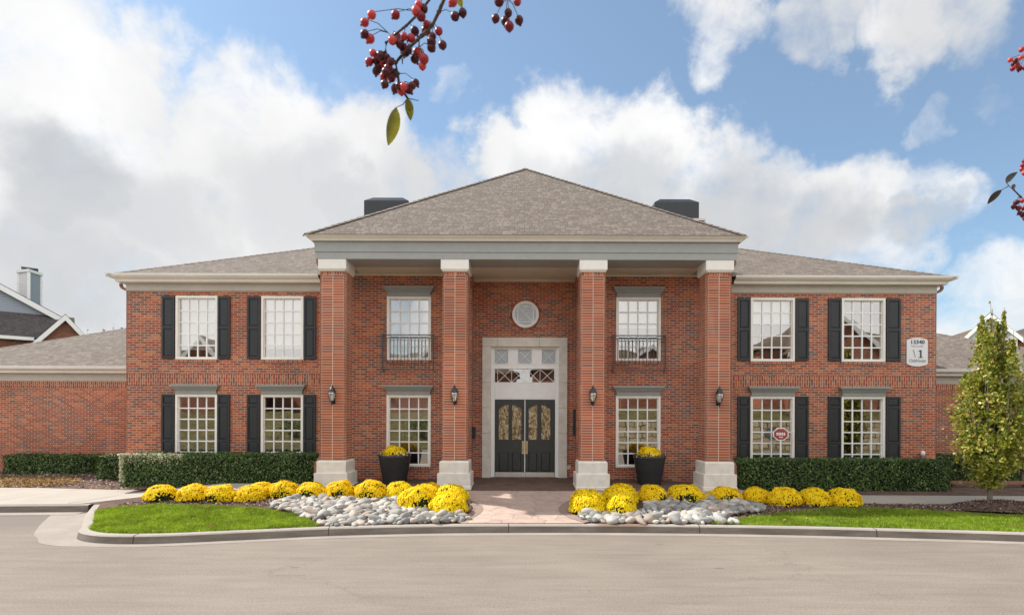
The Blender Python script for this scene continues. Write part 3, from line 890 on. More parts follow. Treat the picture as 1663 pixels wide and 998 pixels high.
BL = {0: .86, 1: .82, 2: 1.0, 3: .45, 4: .35, 5: .0}
for (x0, x1, zb, ztp, rows, i, up) in wins:
    window(x0, x1, zb, ztp, YW, 4, rows, club, BL[i] if up and BL[i] > 0 else (.30 if not up and i in (2,) else None), 'glass' if up else 'glass_low')
    if not up: head(x0 + .03, x1 - .03, ztp, gz(626, YW), YW, club)
    elif i in (2, 3): head(x0 + .03, x1 - .03, ztp, gz(467, YW), YW, club)
SHX = [(263.5, 284, 1, 0), (354, 374, 1, 0), (402, 423, 1, 1), (493.6, 513, 1, 1), (1197, 1217.5, 1, 2), (1291, 1312, 1, 2), (1344, 1365, 1, 3), (1438, 1461, 1, 3)]
for a, b, _, _ in SHX:
    shutter(gx(a, YW), gx(b, YW), U['b'] + .02, U['t'] - .02, YW, (.50,), club)
    shutter(gx(a, YW), gx(b, YW), L['b'] - .03, L['t'] - .0, YW, (.36, .85), club)


def balcony(a, b, parent):
    x0, x1 = gx(a, YW - .15), gx(b, YW - .15); z1, z0 = gz(543.5, YW - .15), gz(602, YW - .15)
    m = MB(); y = YW - .17; p = .026
    for x in (x0, x1 - p * 1.3):
        m.box(x, x + p * 1.3, y, y + p * 1.3, z0, z1 + .02); m.box(x + .004, x + p, y + p * 1.3, YW - .002, z1 - .035, z1 - .005); m.box(x + .004, x + p, y + p * 1.3, YW - .002, z0 + .005, z0 + .035)
    xa, xb = x0 + p * 1.3, x1 - p * 1.3
    m.box(xa, xb, y + .004, y + .028, z1 - .025, z1); m.box(xa, xb, y + .004, y + .028, z1 - .115, z1 - .095); m.box(xa, xb, y + .004, y + .028, z0 + .03, z0 + .05)
    n = 14
    for k in range(1, n):
        x = xa + (xb - xa) * k / n; m.box(x - .007, x + .007, y + .009, y + .023, z0 + .05, z1 - .095)
    return m.build('balcony_railing', M['darkmetal'], parent)
balcony(620, 704.5, club); balcony(995, 1081, club)

# columns
COLX = [(523, 557), (721, 755.5), (945, 980), (1148, 1186)]
def column(px0, px1, outer):
    c = (gx(px0, YF) + gx(px1, YF)) / 2; hw = .285; dp = .60; zp0, zp1 = .40, gz(748, YF); zc0 = gz(441.5, YF)
    b = MB()
    b.box(c - hw, c + hw, YF, YF + dp, zp1 - .02, zc0 + .02)
    b.box(c - hw - .045, c - hw + .03, YF + .06, YF + dp - .04, zp1 - .02, zc0 + .01); b.box(c + hw - .03, c + hw + .045, YF + .06, YF + dp - .04, zp1 - .02, zc0 + .01)
    o = b.build('column', M['brick_col'], club, uoff=c - 2.85)
    s = MB(); s.box(c - hw - .004, c + hw + .004, YF - .006, YF + .05, zc0 - .085, zc0, 'b'); s.build('soldier_course', M['brick'], o, swap=True)
    j = MB(); j.box(c - .008, c + .008, YF - .008, YF + .02, zp1 + .0, zc0 - .01, 'b'); j.build('control_joint', M['caulk'], o)
    k = MB()      # capital with chamfered underside
    e1, e0 = .075, .03; zt_ = ZC; zm = zc0 + .055
    k.ring_rect(c - hw, c + hw, YF, YF + dp, [(e0, zc0), (e1, zm), (e1, zt_ - .002)]); k.face([(c - hw - e0, YF - e0, zc0), (c + hw + e0, YF - e0, zc0), (c + hw + e0, YF + dp + e0, zc0), (c - hw - e0, YF + dp + e0, zc0)][::-1])
    k.build('capital', M['cream'], o)
    p = MB(); z1 = gz(768, YF); z2 = gz(788.5, YF)
    p.ring_rect(c - hw, c + hw, YF, YF + dp, [(.015, zp1), (.065, zp1), (.095, zp1 - .035), (.095, z1), (.145, z1 - .001), (.145, z2), (.16, z2 - .004), (.16, .40)])
    p.build('plinth', M['limestone'], o, bevel=.008)
    return c
cols = [column(a, b, i in (0, 3)) for i, (a, b) in enumerate(COLX)]

# entablature of the portico
EX0, EX1 = gx(513.5, YF), gx(1194, YF)
e = MB(); zA = gz(411.7, YF); zB = gz(392, YF)
yb = 20.0
e.box(EX0, EX1, YF - .085, YF + .70, ZC, zA); e.box(EX0 - .02, EX1 + .02, YF - .105, YF + .70, zA + .003, zB)
for x0, x1 in ((EX0, EX0 + .72), (EX1 - .72, EX1)): e.box(x0, x1, YF + .70, yb, ZC, zB)
e.build('entablature', M['grey'], club)
cl = MB(); cl.box(EX0 + .1, EX1 - .1, YF + .62, YD + .3, ZC + .003, ZC + .08); cl.build('porch_ceiling', M['soffit'], club)
tr = MB(); z_ = gz(449, YW)
tr.box(gx(523, YW), -CXW, YW - .05, YW - .002, z_, ZC); tr.box(CXW, gx(1187, YW), YW - .05, YW - .002, z_, ZC); tr.box(-CXW + .002, CXW - .002, YD - .05, YD - .002, z_ - .02, ZC)
tr.build('ceiling_trim', M['soffit'], club)


def hip_roof(b, x0, x1, y0, y1, z, p, notch=None):
    t = min(x1 - x0, y1 - y0) / 2; h = p * t; sl = math.sqrt(1 + p * p)
    if x1 - x0 >= y1 - y0: r0, r1 = (x0 + t, (y0 + y1) / 2, z + h), (x1 - t, (y0 + y1) / 2, z + h)
    else: r0, r1 = ((x0 + x1) / 2, y0 + t, z + h), ((x0 + x1) / 2, y1 - t, z + h)
    A, B, C, D = (x0, y0, z), (x1, y0, z), (x1, y1, z), (x0, y1, z)
    def uvx(P, y): return [(q[0], abs(q[1] - y) * sl) for q in P]
    def uvy(P, x): return [(q[1] + 3.1, abs(q[0] - x) * sl) for q in P]
    if x1 - x0 >= y1 - y0:
        fr = [A, B, r1, r0] if not notch else [A, (notch[0], y0, z), (notch[0], y0 + notch[2], z + notch[2] * p), (notch[1], y0 + notch[2], z + notch[2] * p), (notch[1], y0, z), B, r1, r0]
        for P, f in ((fr, lambda P: uvx(P, y0)), ([C, D, r0, r1], lambda P: uvx(P, y1)), ([D, A, r0], lambda P: uvy(P, x0)), ([B, C, r1], lambda P: uvy(P, x1))): b.face(P, f(P))
        hips = [(A, r0), (B, r1), (r0, r1), (C, r1), (D, r0)]
    else:
        for P, f in (([A, B, r0], lambda P: uvx(P, y0)), ([C, D, r1], lambda P: uvx(P, y1)), ([D, A, r0, r1], lambda P: uvy(P, x0)), ([B, C, r1, r0], lambda P: uvy(P, x1))): b.face(P, f(P))
        hips = [(A, r0), (B, r0), (r0, r1), (C, r1), (D, r1)]
    return hips


def hip_caps(name, hips, parent, mat):
    b = MB(); r = random.Random(2)
    for A, Bv in hips:
        A, Bv = Vector(A), Vector(Bv); d = Bv - A; n = int(d.length / .2)
        u = Vector((d.y, -d.x, 0)).normalized() * .13
        for i in range(n):
            p, q = A + d * (i / n), A + d * ((i + 1.15) / n)
            z0, z1 = .022, .010
            up0, up1 = Vector((0, 0, z0)), Vector((0, 0, z1)); dn = Vector((0, 0, -.055))
            k = r.uniform(0, 9)
            for s in (-1, 1):
                P = [p + up0, p + u * s + dn + up0, q + u * s + dn + up1, q + up1]
                b.face(P, [(k, 0), (k + .13, 0), (k + .13, .14), (k, .14)])
    b.build(name, mat, parent)


def eaves(parent, x0, x1, y0, y1, prof, mat):
    g = MB(); g.ring_rect(x0, x1, y0, y1, prof); g.build('gutter', mat, parent)

# main roof
rf = MB(); gz1 = 6.26
ov = .37
hp = hip_roof(rf, XL - ov + .03, XR + ov - .03, YW - ov + .03, 27.2 + ov, gz1 - .03, .48, (gx(535, YW), gx(1175, YW), 1.3))
ro = rf.build('roof', M['shingle'], club); hip_caps('hip_cap', hp[:2] + hp[2:3], ro, M['shingle'])
def side_eaves(name, prof, mat):
    for X, xe in ((XL, gx(523, YW)), (XR, gx(1187, YW))):
        sx = -1 if X < 0 else 1
        g = MB(); g.grid([[(xe, YW - o, z), (X + sx * o, YW - o, z), (X + sx * o, 27.2 + o, z)] for o, z in prof], smooth=False); g.build(name, mat, club)
side_eaves('gutter', [(.0, 6.065), (.20, 6.065), (.205, 6.11), (.225, 6.15), (.31, 6.16), (.335, 6.19), (.36, 6.20), (.372, 6.245), (.375, 6.262), (.33, 6.262), (.33, 6.20)], M['cream'])
zf0, zf1 = gz(474.4, YW), 6.07
side_eaves('frieze', [(.0, zf0), (.012, zf0), (.022, zf0 + .01), (.022, zf1)], M['frieze'])
# portico roof
rp = MB()
PX0, PX1, PY0 = gx(493, 14.05), gx(1211, 14.05), 14.06
hp = hip_roof(rp, PX0, PX1, PY0, 27.0, 6.905, .745)
rpo = rp.build('roof', M['shingle'], club); hip_caps('hip_cap', hp[:3], rpo, M['shingle'])
eaves(club, EX0, EX1, YF - .085, 26.7, [(.0, zB - .01), (.075, zB - .01), (.08, 6.79), (.12, 6.835), (.125, 6.85), (.16, 6.855), (.185, 6.875), (.20, 6.88), (.215, 6.90), (.217, 6.915), (.19, 6.915), (.19, 6.88)], M['cream'])

# downspouts
def downspout(pts, parent, wd=.075):
    b = MB()
    for p, q in zip(pts, pts[1:]): b.bar(p, q, wd, wd * .8)
    return b.build('downspout', M['downspout'], parent)
xa = cols[0] - .285 - .09; xb = cols[3] + .285 + .09
downspout([(EX0 - .12, YF + .25, 6.84), (EX0 - .06, YF + .25, 6.70), (EX0 - .06, YF + .25, ZC - .02), (xa, YF + .25, ZC - .22), (xa, YF + .25, 1.25), (xa - .13, YF + .2, 1.03), (xa - .13, YF + .2, .5)], club)
downspout([(EX1 + .12, YF + .25, 6.84), (EX1 + .06, YF + .25, 6.70), (EX1 + .06, YF + .25, ZC - .02), (xb, YF + .25, ZC - .22), (xb, YF + .25, 1.25), (xb + .13, YF + .2, 1.03), (xb + .13, YF + .2, .5)], club)
for sx, x in ((-1, XL), (1, XR)):
    downspout([(x + sx * .27, YW + .12, 6.08), (x + sx * .26, YW + .12, 5.99), (x + sx * .20, YW + .12, 5.94), (x + sx * .06, YW + .12, 5.88), (x + sx * .045, YW + .12, .45)], club, .07)

# chimneys with black sheet-metal caps
def chimney(px, py0, py1):
    Y = 21.6; c = gx(px, Y); hw = 36 * Y / F; zt_ = gz(py0, Y); zb = gz(py1, Y)
    b = MB(); b.box(c - hw - .12, c + hw + .12, Y - .1, Y + 1.5, 8.0, zb - .08); o = b.build('chimney', M['brick'], club)
    k = MB(); k.box(c - hw - .2, c + hw + .2, Y - .18, Y + 1.58, zb - .078, zb - .0); k.build('chimney_crown', M['limestone'], o)
    k = MB(); zm = zt_ - .22; i = .28
    k.ring_rect(c - hw, c + hw, Y, Y + 1.4, [(0, zb + .004), (0, zm), (-i, zt_)]); k.face([(c - hw + i, Y + i, zt_), (c + hw - i, Y + i, zt_), (c + hw - i, Y + 1.4 - i, zt_), (c - hw + i, Y + 1.4 - i, zt_)])
    k.build('chimney_cap', M['black'], o)
chimney(626, 317, 354); chimney(1098, 318, 356)

# entrance: stone surround, white frame, transoms, two leaves
b = MB(); yS = YD - .05; i0, i1, it = gx(797, YD), gx(907.5, YD), gz(562.5, YD)
blk = [.40, 1.10, 1.80, 2.55, 3.3, it]
for z0, z1 in zip(blk, blk[1:]):
    b.box(DS0, i0, yS, YD + .25, z0 + .002, z1 - .004); b.box(i1, DS1, yS, YD + .25, z0 + .002, z1 - .004)
xm = [DS0, i0 + .2, 0.45, DS1]
for x0, x1 in zip(xm, xm[1:]): b.box(x0 + .002, x1 - .002, yS, YD + .25, it, DST)
b.build('door_surround', M['limestone'], club, bevel=.006)
yE = YD + .12
SQ = [(803, 824.7), (841, 863), (880, 902)]; zq0, zq1 = gz(589.4, YD), gz(567, YD); zs0_, zs1_ = gz(620, YD), gz(598, YD)
d0, d1, dt, db = gx(803, YD), gx(902, YD), gz(648, YD), .405
fr = MB()
fr.wall_x(i0, i1, yE, db, it, [(gx(a, YD), gx(b_, YD), zq0, zq1) for a, b_ in SQ] + [(gx(803, YD), gx(901, YD), zs0_, zs1_), (d0, d1, db - .01, dt)], th=.14)
for a, b_, za, zb in [(gx(a, YD), gx(b_, YD), zq0, zq1) for a, b_ in SQ] + [(gx(803, YD), gx(901, YD), zs0_, zs1_)]:
    fr.ring_rect  # mouldings round each light
    m = .022
    fr.box(a - m, a, yE - .018, yE - .001, za - m, zb + m); fr.box(b_ if False else b_, b_ + m, yE - .018, yE - .001, za - m, zb + m) if False else fr.box(b_, b_ + m, yE - .018, yE - .001, za - m, zb + m)
    fr.box(a, b_, yE - .018, yE - .001, zb, zb + m); fr.box(a, b_, yE - .018, yE - .001, za - m, za)
for z in (gz(626, YD), gz(631, YD), gz(636, YD), gz(641, YD), gz(646, YD)): fr.box(i0 + .1, i1 - .1, yE - .012, yE - .001, z, z + .075)
fr.box(i0, i0 + .05, yE - .04, yE - .001, db, it); fr.box(i1 - .05, i1, yE - .04, yE - .001, db, it); fr.box(i0 + .05, i1 - .05, yE - .04, yE - .001, it - .05, it)
dfo = fr.build('door_frame', M['white'], club)
mu = MB()
def xbars(m, x0, x1, z0, z1, y, w=.014):
    m.bar((x0, y, z0), (x1, y, z1), w, .014); m.bar((x0, y + .002, z1), (x1, y + .002, z0), w, .014)
gp = MB()
for a, b_ in SQ:
    a, b_ = gx(a, YD), gx(b_, YD); xbars(mu, a, b_, zq0, zq1, yE + .04); gp = MB(); gp.face([(a, yE + .06, zq0), (b_, yE + .06, zq0), (b_, yE + .06, zq1), (a, yE + .06, zq1)]); gp.build('transom_pane', M['frosted'], dfo)
a, b_ = gx(803, YD), gx(901, YD); strp = MB(); strp.face([(a, yE + .06, zs0_), (b_, yE + .06, zs0_), (b_, yE + .06, zs1_), (a, yE + .06, zs1_)]); strp.build('transom_strip', M['glass_strip'], dfo)
xx = [gx(v, YD) for v in (807.5, 830.5, 854, 877, 900.5)]
for x0, x1 in zip(xx, xx[1:]): xbars(mu, x0, x1, zs0_, zs1_, yE + .04)
for x in xx: mu.box(x - .006, x + .006, yE + .034, yE + .046, zs0_, zs1_)
mu.build('muntin_bars', M['white'], dfo); gp = None
vest = MB(); vest.face([(-1.4, YD + .9, .3), (1.4, YD + .9, .3), (1.4, YD + .9, 4.8), (-1.4, YD + .9, 4.8)]); vest.build('interior_wall', M['interior'], dfo)
dm = (d0 + d1) / 2
th = MB(); th.box(d0, d1, yE - .02, yE + .12, .402, .425); th.build('threshold', M['steel'], dfo)


def leaf_door(x0, x1, flip):
    y = yE + .03; b = MB(); st = .115
    zk = gz(767, YD)
    X = [x0 + (x1 - x0) * k for k in ((151 - 127) / 180, (210 - 127) / 180, (232 - 127) / 180, (288 - 127) / 180)] if not flip else [x0 + (x1 - x0) * k for k in ((345 - 325) / 180, (398 - 325) / 180, (422 - 325) / 180, (477 - 325) / 180)]
    zg0, zg1, zg2 = gz(530 + 705 / 3.84, YD), gz(530 + 510 / 3.84, YD), gz(530 + 485 / 3.84, YD)
    zp0, zp1 = gz(530 + 905 / 3.84, YD), gz(530 + 788 / 3.84, YD)
    b.wall_x(x0, x1, y, .43, dt - .006, [(X[0], X[1], zg0, zg2), (X[2], X[3], zg0, zg2), (X[0], X[1], zp0, zp1), (X[2], X[3], zp0, zp1)], th=.045)
    for k, (a, c) in enumerate(((X[0], X[1]), (X[2], X[3]))):
        # slanted, slightly arched head of each light
        hi, lo = (c, a) if k == 0 else (a, c)
        b.face([(lo, y + .012, zg1), (lo, y + .012, zg2 + .001), (hi, y + .012, zg2 + .001), ((lo * .35 + hi * .65), y + .012, zg2 - .01)])
        m = .018
        b.box(a - m, a, y - .012, y - .001, zg0 - m, zg2); b.box(c, c + m, y - .012, y - .001, zg0 - m, zg2); b.box(a, c, y - .012, y - .001, zg0 - m, zg0)
        b.bar((lo, y - .007, zg1 - .0), ((lo * .35 + hi * .65), y - .007, zg2), .018, .012)
        b.bar(((lo * .35 + hi * .65), y - .007, zg2 - .004), (hi, y - .007, zg2 - .004), .018, .012)
        ee = .028
        q = [(a, y + .02, zp0), (c, y + .02, zp0), (c, y + .02, zp1), (a, y + .02, zp1)]; r = [(a + ee, y + .002, zp0 + ee), (c - ee, y + .002, zp0 + ee), (c - ee, y + .002, zp1 - ee), (a + ee, y + .002, zp1 - ee)]
        for t_ in range(4): b.face([q[t_], q[(t_ + 1) % 4], r[(t_ + 1) % 4], r[t_]])
        b.face(r)
    o = b.build('door', M['door'], club)
    g = MB()
    for a, c in ((X[0], X[1]), (X[2], X[3])): g.face([(a, y + .018, zg0), (c, y + .018, zg0), (c, y + .018, zg2), (a, y + .018, zg2)])
    g.build('leaded_glass', M['leaded'], o)
    k = MB(); k.box(x0 + .01, x1 - .01, y - .008, y - .001, .435, zk); k.build('kick_plate', M['steel'], o)
    h = MB(); hx0, hx1 = (x1 - .075, x1 - .012) if not flip else (x0 + .012, x0 + .075); hz0, hz1 = gz(737, YD), gz(716, YD)
    h.box(hx0, hx1, y - .010, y - .001, hz0, hz1); hc = (hx0 + hx1) / 2
    h.tube([(hc, y - .01, hz0 + .06), (hc, y - .06, hz0 + .08), (hc, y - .06, hz1 - .08), (hc, y - .01, hz1 - .06)], .011, 8)
    h.build('handle', M['brass'], o)
leaf_door(d0 + .006, dm - .012, False); leaf_door(dm + .012, d1 - .006, True)
ms = MB(); ms.box(dm - .011, dm + .011, yE + .0, yE + .05, .43, dt - .006); ms.build('door_astragal', M['white'], dfo)

# round window over the door
rc = at(853, 510.5, YD); rr = 21.7 * YD / F
b = MB()
def ring_y(b, c, prof, seg=48):
    rows = [[(c.x + r * math.cos(2 * math.pi * k / seg), c.y + y, c.z + r * math.sin(2 * math.pi * k / seg)) for k in range(seg)] for r, y in prof]
    b.grid(rows, closed=True, smooth=False)
ring_y(b, rc, [(rr, 0), (rr, -.05), (rr - .02, -.06), (rr - .075, -.05), (rr - .08, -.012)])
rw = b.build('round_window', M['white'], club)
b = MB(); q = (rr - .085) * .74; yy = rc.y - .022
for sx in (-1, 1): b.box(rc.x + sx * q - .012, rc.x + sx * q + .012, yy - .012, yy + .008, rc.z - q, rc.z + q); b.box(rc.x - q, rc.x + q, yy - .010, yy + .006, rc.z + sx * q - .012, rc.z + sx * q + .012)
xbars(b, rc.x - q, rc.x + q, rc.z - q, rc.z + q, yy, .018); b.build('muntin_bars', M['white'], rw)
b = MB(); b.face([(rc.x + (rr - .07) * math.cos(2 * math.pi * k / 40), rc.y - .010, rc.z + (rr - .07) * math.sin(2 * math.pi * k / 40)) for k in range(40)]); b.build('pane', M['frosted'], rw)
b = MB(); seg = 44
for k in range(seg):
    a0, a1 = 2 * math.pi * k / seg, 2 * math.pi * (k + .86) / seg; r0, r1 = rr + .006, rr + .105
    P = [(rc.x + r * math.cos(a), rc.y - .008, rc.z + r * math.sin(a)) for r, a in ((r0, a0), (r1, a0), (r1, a1), (r0, a1))]
    u = rng.randrange(40) * .213; v = rng.randrange(40) * .0677
    b.face(P, [(u + .05, v + .02), (u + .12, v + .02), (u + .12, v + .05), (u + .05, v + .05)])
b.build('brick_ring', M['brick'], rw)

# ------------------------------------------------------------------ low side wings
def low_wing(sx, label):
    Y0 = 18.7; x_in = XL if sx < 0 else XR; x_out = sx * 20.7
    o = empty('brick_side_wing', ((x_in + x_out) / 2, Y0, .3), label, 'building')
    xa, xb = min(x_in, x_out), max(x_in, x_out)
    zb = gz(621, Y0); zg = gz(607, Y0 - .2); ztop = gz(596, Y0 - .38)
    w = MB(); w.box(xa, xb, Y0, 29.5, 0, zb + .1, 'dt'); w.build('wall', M['brick'], o)
    s = MB(); s.box(xa, xb, Y0 - .008, Y0 + .05, zb - .21, zb, 'b'); s.build('soldier_course', M['brick'], o, swap=True)
    f = MB(); f.box(xa, xb, Y0 - .022, Y0 + .02, zb, zg + .01, 'b'); f.build('frieze', M['frieze'], o)
    e0, e1 = (xa, xb + 6) if sx < 0 else (xa - 6, xb)
    g = MB()
    pr = [(.0, zg - .01), (.2, zg - .01), (.205, zg + .05), (.225, zg + .08), (.31, zg + .09), (.35, zg + .12), (.372, ztop - .015), (.375, ztop), (.33, ztop)]
    rows = []
    for oo, z in pr: rows.append([(x_in, Y0 - oo, z), (x_out + sx * oo, Y0 - oo, z), (x_out + sx * oo, 29.5 + oo, z)])
    g.grid(rows, smooth=False); g.build('gutter', M['cream'], o)
    r = MB(); hp = hip_roof(r, min(x_in - sx * 5, x_out + sx * .35), max(x_in - sx * 5, x_out + sx * .35), Y0 - .36, 29.9, ztop - .02, .43)
    ro = r.build('roof', M['shingle'], o); hip_caps('hip_cap', [hp[0] if sx < 0 else hp[1]], ro, M['shingle'])
low_wing(-1, 'one-storey brick wing by the side drive with bare wall')
low_wing(1, 'one-storey brick wing behind the young tree')

# ------------------------------------------------------------------ wall lanterns
def lantern(px, py, label):
    Y = YF; c = at(px, py, Y - .13)
    z0 = c.z
    o = empty('wall_lantern', (c.x, Y - .01, z0), label, 'lantern', 'wall lanterns on the portico columns')
    b = MB()
    b.lathe([(.0, .285), (.012, .27), (.008, .25), (.02, .24), (.03, .215), (.075, .15), (.098, .09), (.103, .07), (.0, .068)], c, 8, smooth=False); b.build('lantern_roof', M['lampmetal'], o)
    b = MB(); b.lathe([(.092, .066), (.10, .03), (.088, -.04), (.06, -.12), (.045, -.148)], c, 8, smooth=False); b.build('lamp_glass', M['lampglass'], o)
    b = MB()
    for k in range(8):
        a = 2 * math.pi * k / 8
        b.tube([(c.x + r * math.cos(a), c.y + r * math.sin(a), z0 + z) for r, z in ((.094, .066), (.102, .03), (.09, -.04), (.062, -.12), (.047, -.148))], .0045, 4)
    b.build('cage', M['lampmetal'], o)
    b = MB(); b.lathe([(.05, -.148), (.055, -.16), (.03, -.19), (.018, -.21), (.026, -.225), (.0, -.275)], c, 8, smooth=False); b.build('bottom_finial', M['lampmetal'], o)
    b = MB(); b.tube([(c.x, c.y, z0 - .18), (c.x, c.y + .06, z0 - .21), (c.x, Y - .02, z0 - .16)], .012, 6); b.box(c.x - .045, c.x + .045, Y - .022, Y - .006, z0 - .22, z0 - .02); b.tube([(c.x, c.y, z0 + .1), (c.x, Y - .015, z0 + .03)], .01, 6); b.build('bracket', M['lampmetal'], o)
    b = MB()
    for dx in (-.025, .025): b.lathe([(.012, -.14), (.012, -.05), (.016, -.02), (.0, .01)], (c.x + dx, c.y, z0), 8)
    b.build('bulb', M['white'], o)
lantern(539, 642, 'black wall lantern on the brick column beside left hedge')
lantern(738, 642, 'black wall lantern on the column left of the entrance doors')
lantern(963, 642, 'black wall lantern on the column right of the entrance doors')
lantern(1168.5, 642.5, 'black wall lantern on the brick column beside right hedge')

# ------------------------------------------------------------------ address sign
def text(body, size, x, z, Y, mat, parent, off=.0, sxy=1.0):
    cu = bpy.data.curves.new('lettering', 'FONT'); cu.body = body; cu.size = size; cu.align_x = 'CENTER'; cu.extrude = .002; cu.offset = off
    cu.materials.append(mat); cu.resolution_u = 4
    tmp = link('lettering', cu); me = bpy.data.meshes.new_from_object(tmp.evaluated_get(bpy.context.evaluated_depsgraph_get())); bpy.data.objects.remove(tmp)
    o = link('lettering', me, parent); o.location = Vector((x, Y, z)) - root_loc(parent); o.rotation_euler = (R(90), 0, 0); o.scale = (sxy, 1, 1)
    return o
sY = YW - .025
s0, s1, sz0, sz1 = gx(1471.5, YW), gx(1505.5, YW), gz(592.5, YW), gz(546, YW)
sg = empty('address_sign', ((s0 + s1) / 2, YW - .005, sz0), 'white shield-shaped plaque reading 13340 1 ClubHouse on brick wall', 'sign')
scx = (s0 + s1) / 2; hw = (s1 - s0) / 2; hz = (sz1 - sz0)
out = [(-hw, .075)] + [(-hw * .75, .035), (-hw * .4, .008), (0, 0), (hw * .4, .008), (hw * .75, .035)] + [(hw, .075), (hw, hz - .075)] + [(hw * .75, hz - .035), (hw * .4, hz - .008), (0, hz), (-hw * .4, hz - .008), (-hw * .75, hz - .035)] + [(-hw, hz - .075)]
b = MB(); fr_ = [(scx + x, sY, sz0 + z) for x, z in out]; bk_ = [(x, YW - .003, z) for x, y, z in fr_]
b.face(fr_)
for k in range(len(out)): b.face([fr_[k], bk_[k], bk_[(k + 1) % len(out)], fr_[(k + 1) % len(out)]])
M['signwhite'] = m_plain('sign_paint', (.72, .72, .73), .4, .03)
M['ink'] = m_plain('sign_ink', (.06, .065, .07), .6, .05)
M['ink_soft'] = m_plain('sign_ink_soft', (.30, .30, .31), .6, .05)
b.build('plaque', M['signwhite'], sg)
text('13340', .15, scx, sz0 + .645, sY - .003, M['ink'], sg, .004, 1.10)
text('OUTLOOK', .062, scx, sz0 + .555, sY - .003, M['ink_soft'], sg, .0, 1.15)
text('ClubHouse', .125, scx, sz0 + .125, sY - .003, M['ink_soft'], sg, .002, .84)
b = MB(); y = sY - .004; ox = scx + .035; oz = sz0 + .255
b.face([(ox + .035, y, oz), (ox + .085, y, oz), (ox + .085, y, oz + .21), (ox + .035, y, oz + .21)]); b.face([(ox, y, oz), (ox + .12, y, oz), (ox + .12, y, oz + .02), (ox, y, oz + .02)][::1]) if False else None
b.face([(ox, y - .001, oz - .012), (ox + .12, y - .001, oz - .012), (ox + .12, y - .001, oz + .008), (ox, y - .001, oz + .008)])
b.face([(ox - .005, y - .001, oz + .165), (ox + .036, y - .001, oz + .175), (ox + .036, y - .001, oz + .215), (ox - .005, y - .001, oz + .185)])
b.build('numeral', M['ink'], sg)
b = MB(); ox = scx - .135
b.face([(ox, y, oz + .22), (ox + .035, y, oz + .22), (ox + .085, y, oz), (ox + .06, y, oz)]); b.build('slanted_mark', M['ink_soft'], sg)

# small fittings
def fitting(name, x0, x1, y0, y1, z0, z1, mat, label, cat, extra=None):
    o = empty(name, ((x0 + x1) / 2, y1, z0), label, cat)
    b = MB(); b.box(x0, x1, y0, y1, z0, z1); b.build('housing', mat, o, bevel=.006)
    if extra:
        b = MB(); extra(b); b.build('front_plate', M['darkmetal'], o)
    return o
mz0, mz1 = gz(711, YD - .25), gz(693, YD - .25)
fitting('mail_box', -CXW + .003, -CXW + .085, YD - .42, YD - .12, mz0, mz1, M['black'], 'black box on the brick return left of the doors', 'mailbox', lambda b: b.box(-CXW + .086, -CXW + .092, YD - .40, YD - .14, mz0 + .05, mz1 - .04))
kz0, kz1 = gz(707, YD - .25), gz(664, YD - .25)
fitting('entry_keypad', CXW - .065, CXW - .003, YD - .35, YD - .15, kz0, kz1, M['black'], 'tall black entry panel on the brick return right of doors', 'keypad', lambda b: b.box(CXW - .075, CXW - .066, YD - .32, YD - .18, kz0 + .1, kz0 + .3))
o_ = at(924, 758, YD); fitting('power_outlet', o_.x - .05, o_.x + .05, YD - .02, YD - .002, o_.z - .06, o_.z + .06, M['soffit'], 'small grey outlet cover low on brick right of doors', 'outlet')
o_ = at(1499, 738, YW - .06); oo = empty('vent_pipe', (o_.x, YW - .05, .4), 'short white pipe against brick wall above hedge end', 'pipe')
b = MB(); b.lathe([(.04, 0), (.04, gz(737, YW) - .4), (.055, gz(737, YW) - .398), (.055, gz(731, YW) - .4), (.03, gz(730, YW) - .39)], (o_.x, YW - .06, .4), 14); b.build('pipe', M['white'], oo)
o_ = at(1567, 664, 18.62); oo = empty('wall_light', (o_.x, 18.68, o_.z), 'round white dome light on the brick wing behind young tree', 'light')
b = MB(); ring_y(b, o_, [(.0001, -.10), (.08, -.09), (.13, -.05), (.15, .0), (.15, .06)], 24); b.build('dome', M['signwhite'], oo)
b = MB(); ring_y(b, o_, [(.15, .03), (.175, .03), (.175, .078)], 24); b.build('base_ring', M['darkmetal'], oo)

# octagonal yard sign in front of a window
M['signred'] = m_plain('sign_red', (.36, .05, .05), .4, .05)
oc = at(1268, 703, YW - .22); oo = empty('yard_sign', (oc.x, oc.y, .45), 'red octagonal yard sign on white stake in front of window', 'sign')
b = MB(); b.box(oc.x - .02, oc.x + .02, oc.y, oc.y + .02, .45, oc.z - .05); b.build('stake', M['white'], oo)
def octa(b, c, r, y0, y1, sx=1.25):
    P = [(c.x + sx * r * math.cos(R(22.5 + 45 * k)), y0, c.z + r * math.sin(R(22.5 + 45 * k))) for k in range(8)]; Q = [(x, y1, z) for x, y, z in P]
    b.face(P)
    for k in range(8): b.face([P[k], Q[k], Q[(k + 1) % 8], P[(k + 1) % 8]])
    b.face(Q[::-1])
b = MB(); octa(b, oc, .19, oc.y - .006, oc.y - .001); b.build('border', M['white'], oo)
b = MB(); octa(b, oc, .165, oc.y - .011, oc.y - .007); b.build('face', M['signred'], oo)
b = MB()
for k in range(5): b.box(oc.x - .125 + k * .052, oc.x - .09 + k * .052, oc.y - .015, oc.y - .012, oc.z - .035, oc.z + .045)
for k in range(3): b.box(oc.x - .05 + k * .04, oc.x - .025 + k * .04, oc.y - .015, oc.y - .012, oc.z - .10, oc.z - .065)
b.build('white_marks', M['white'], oo)

exec_later = []
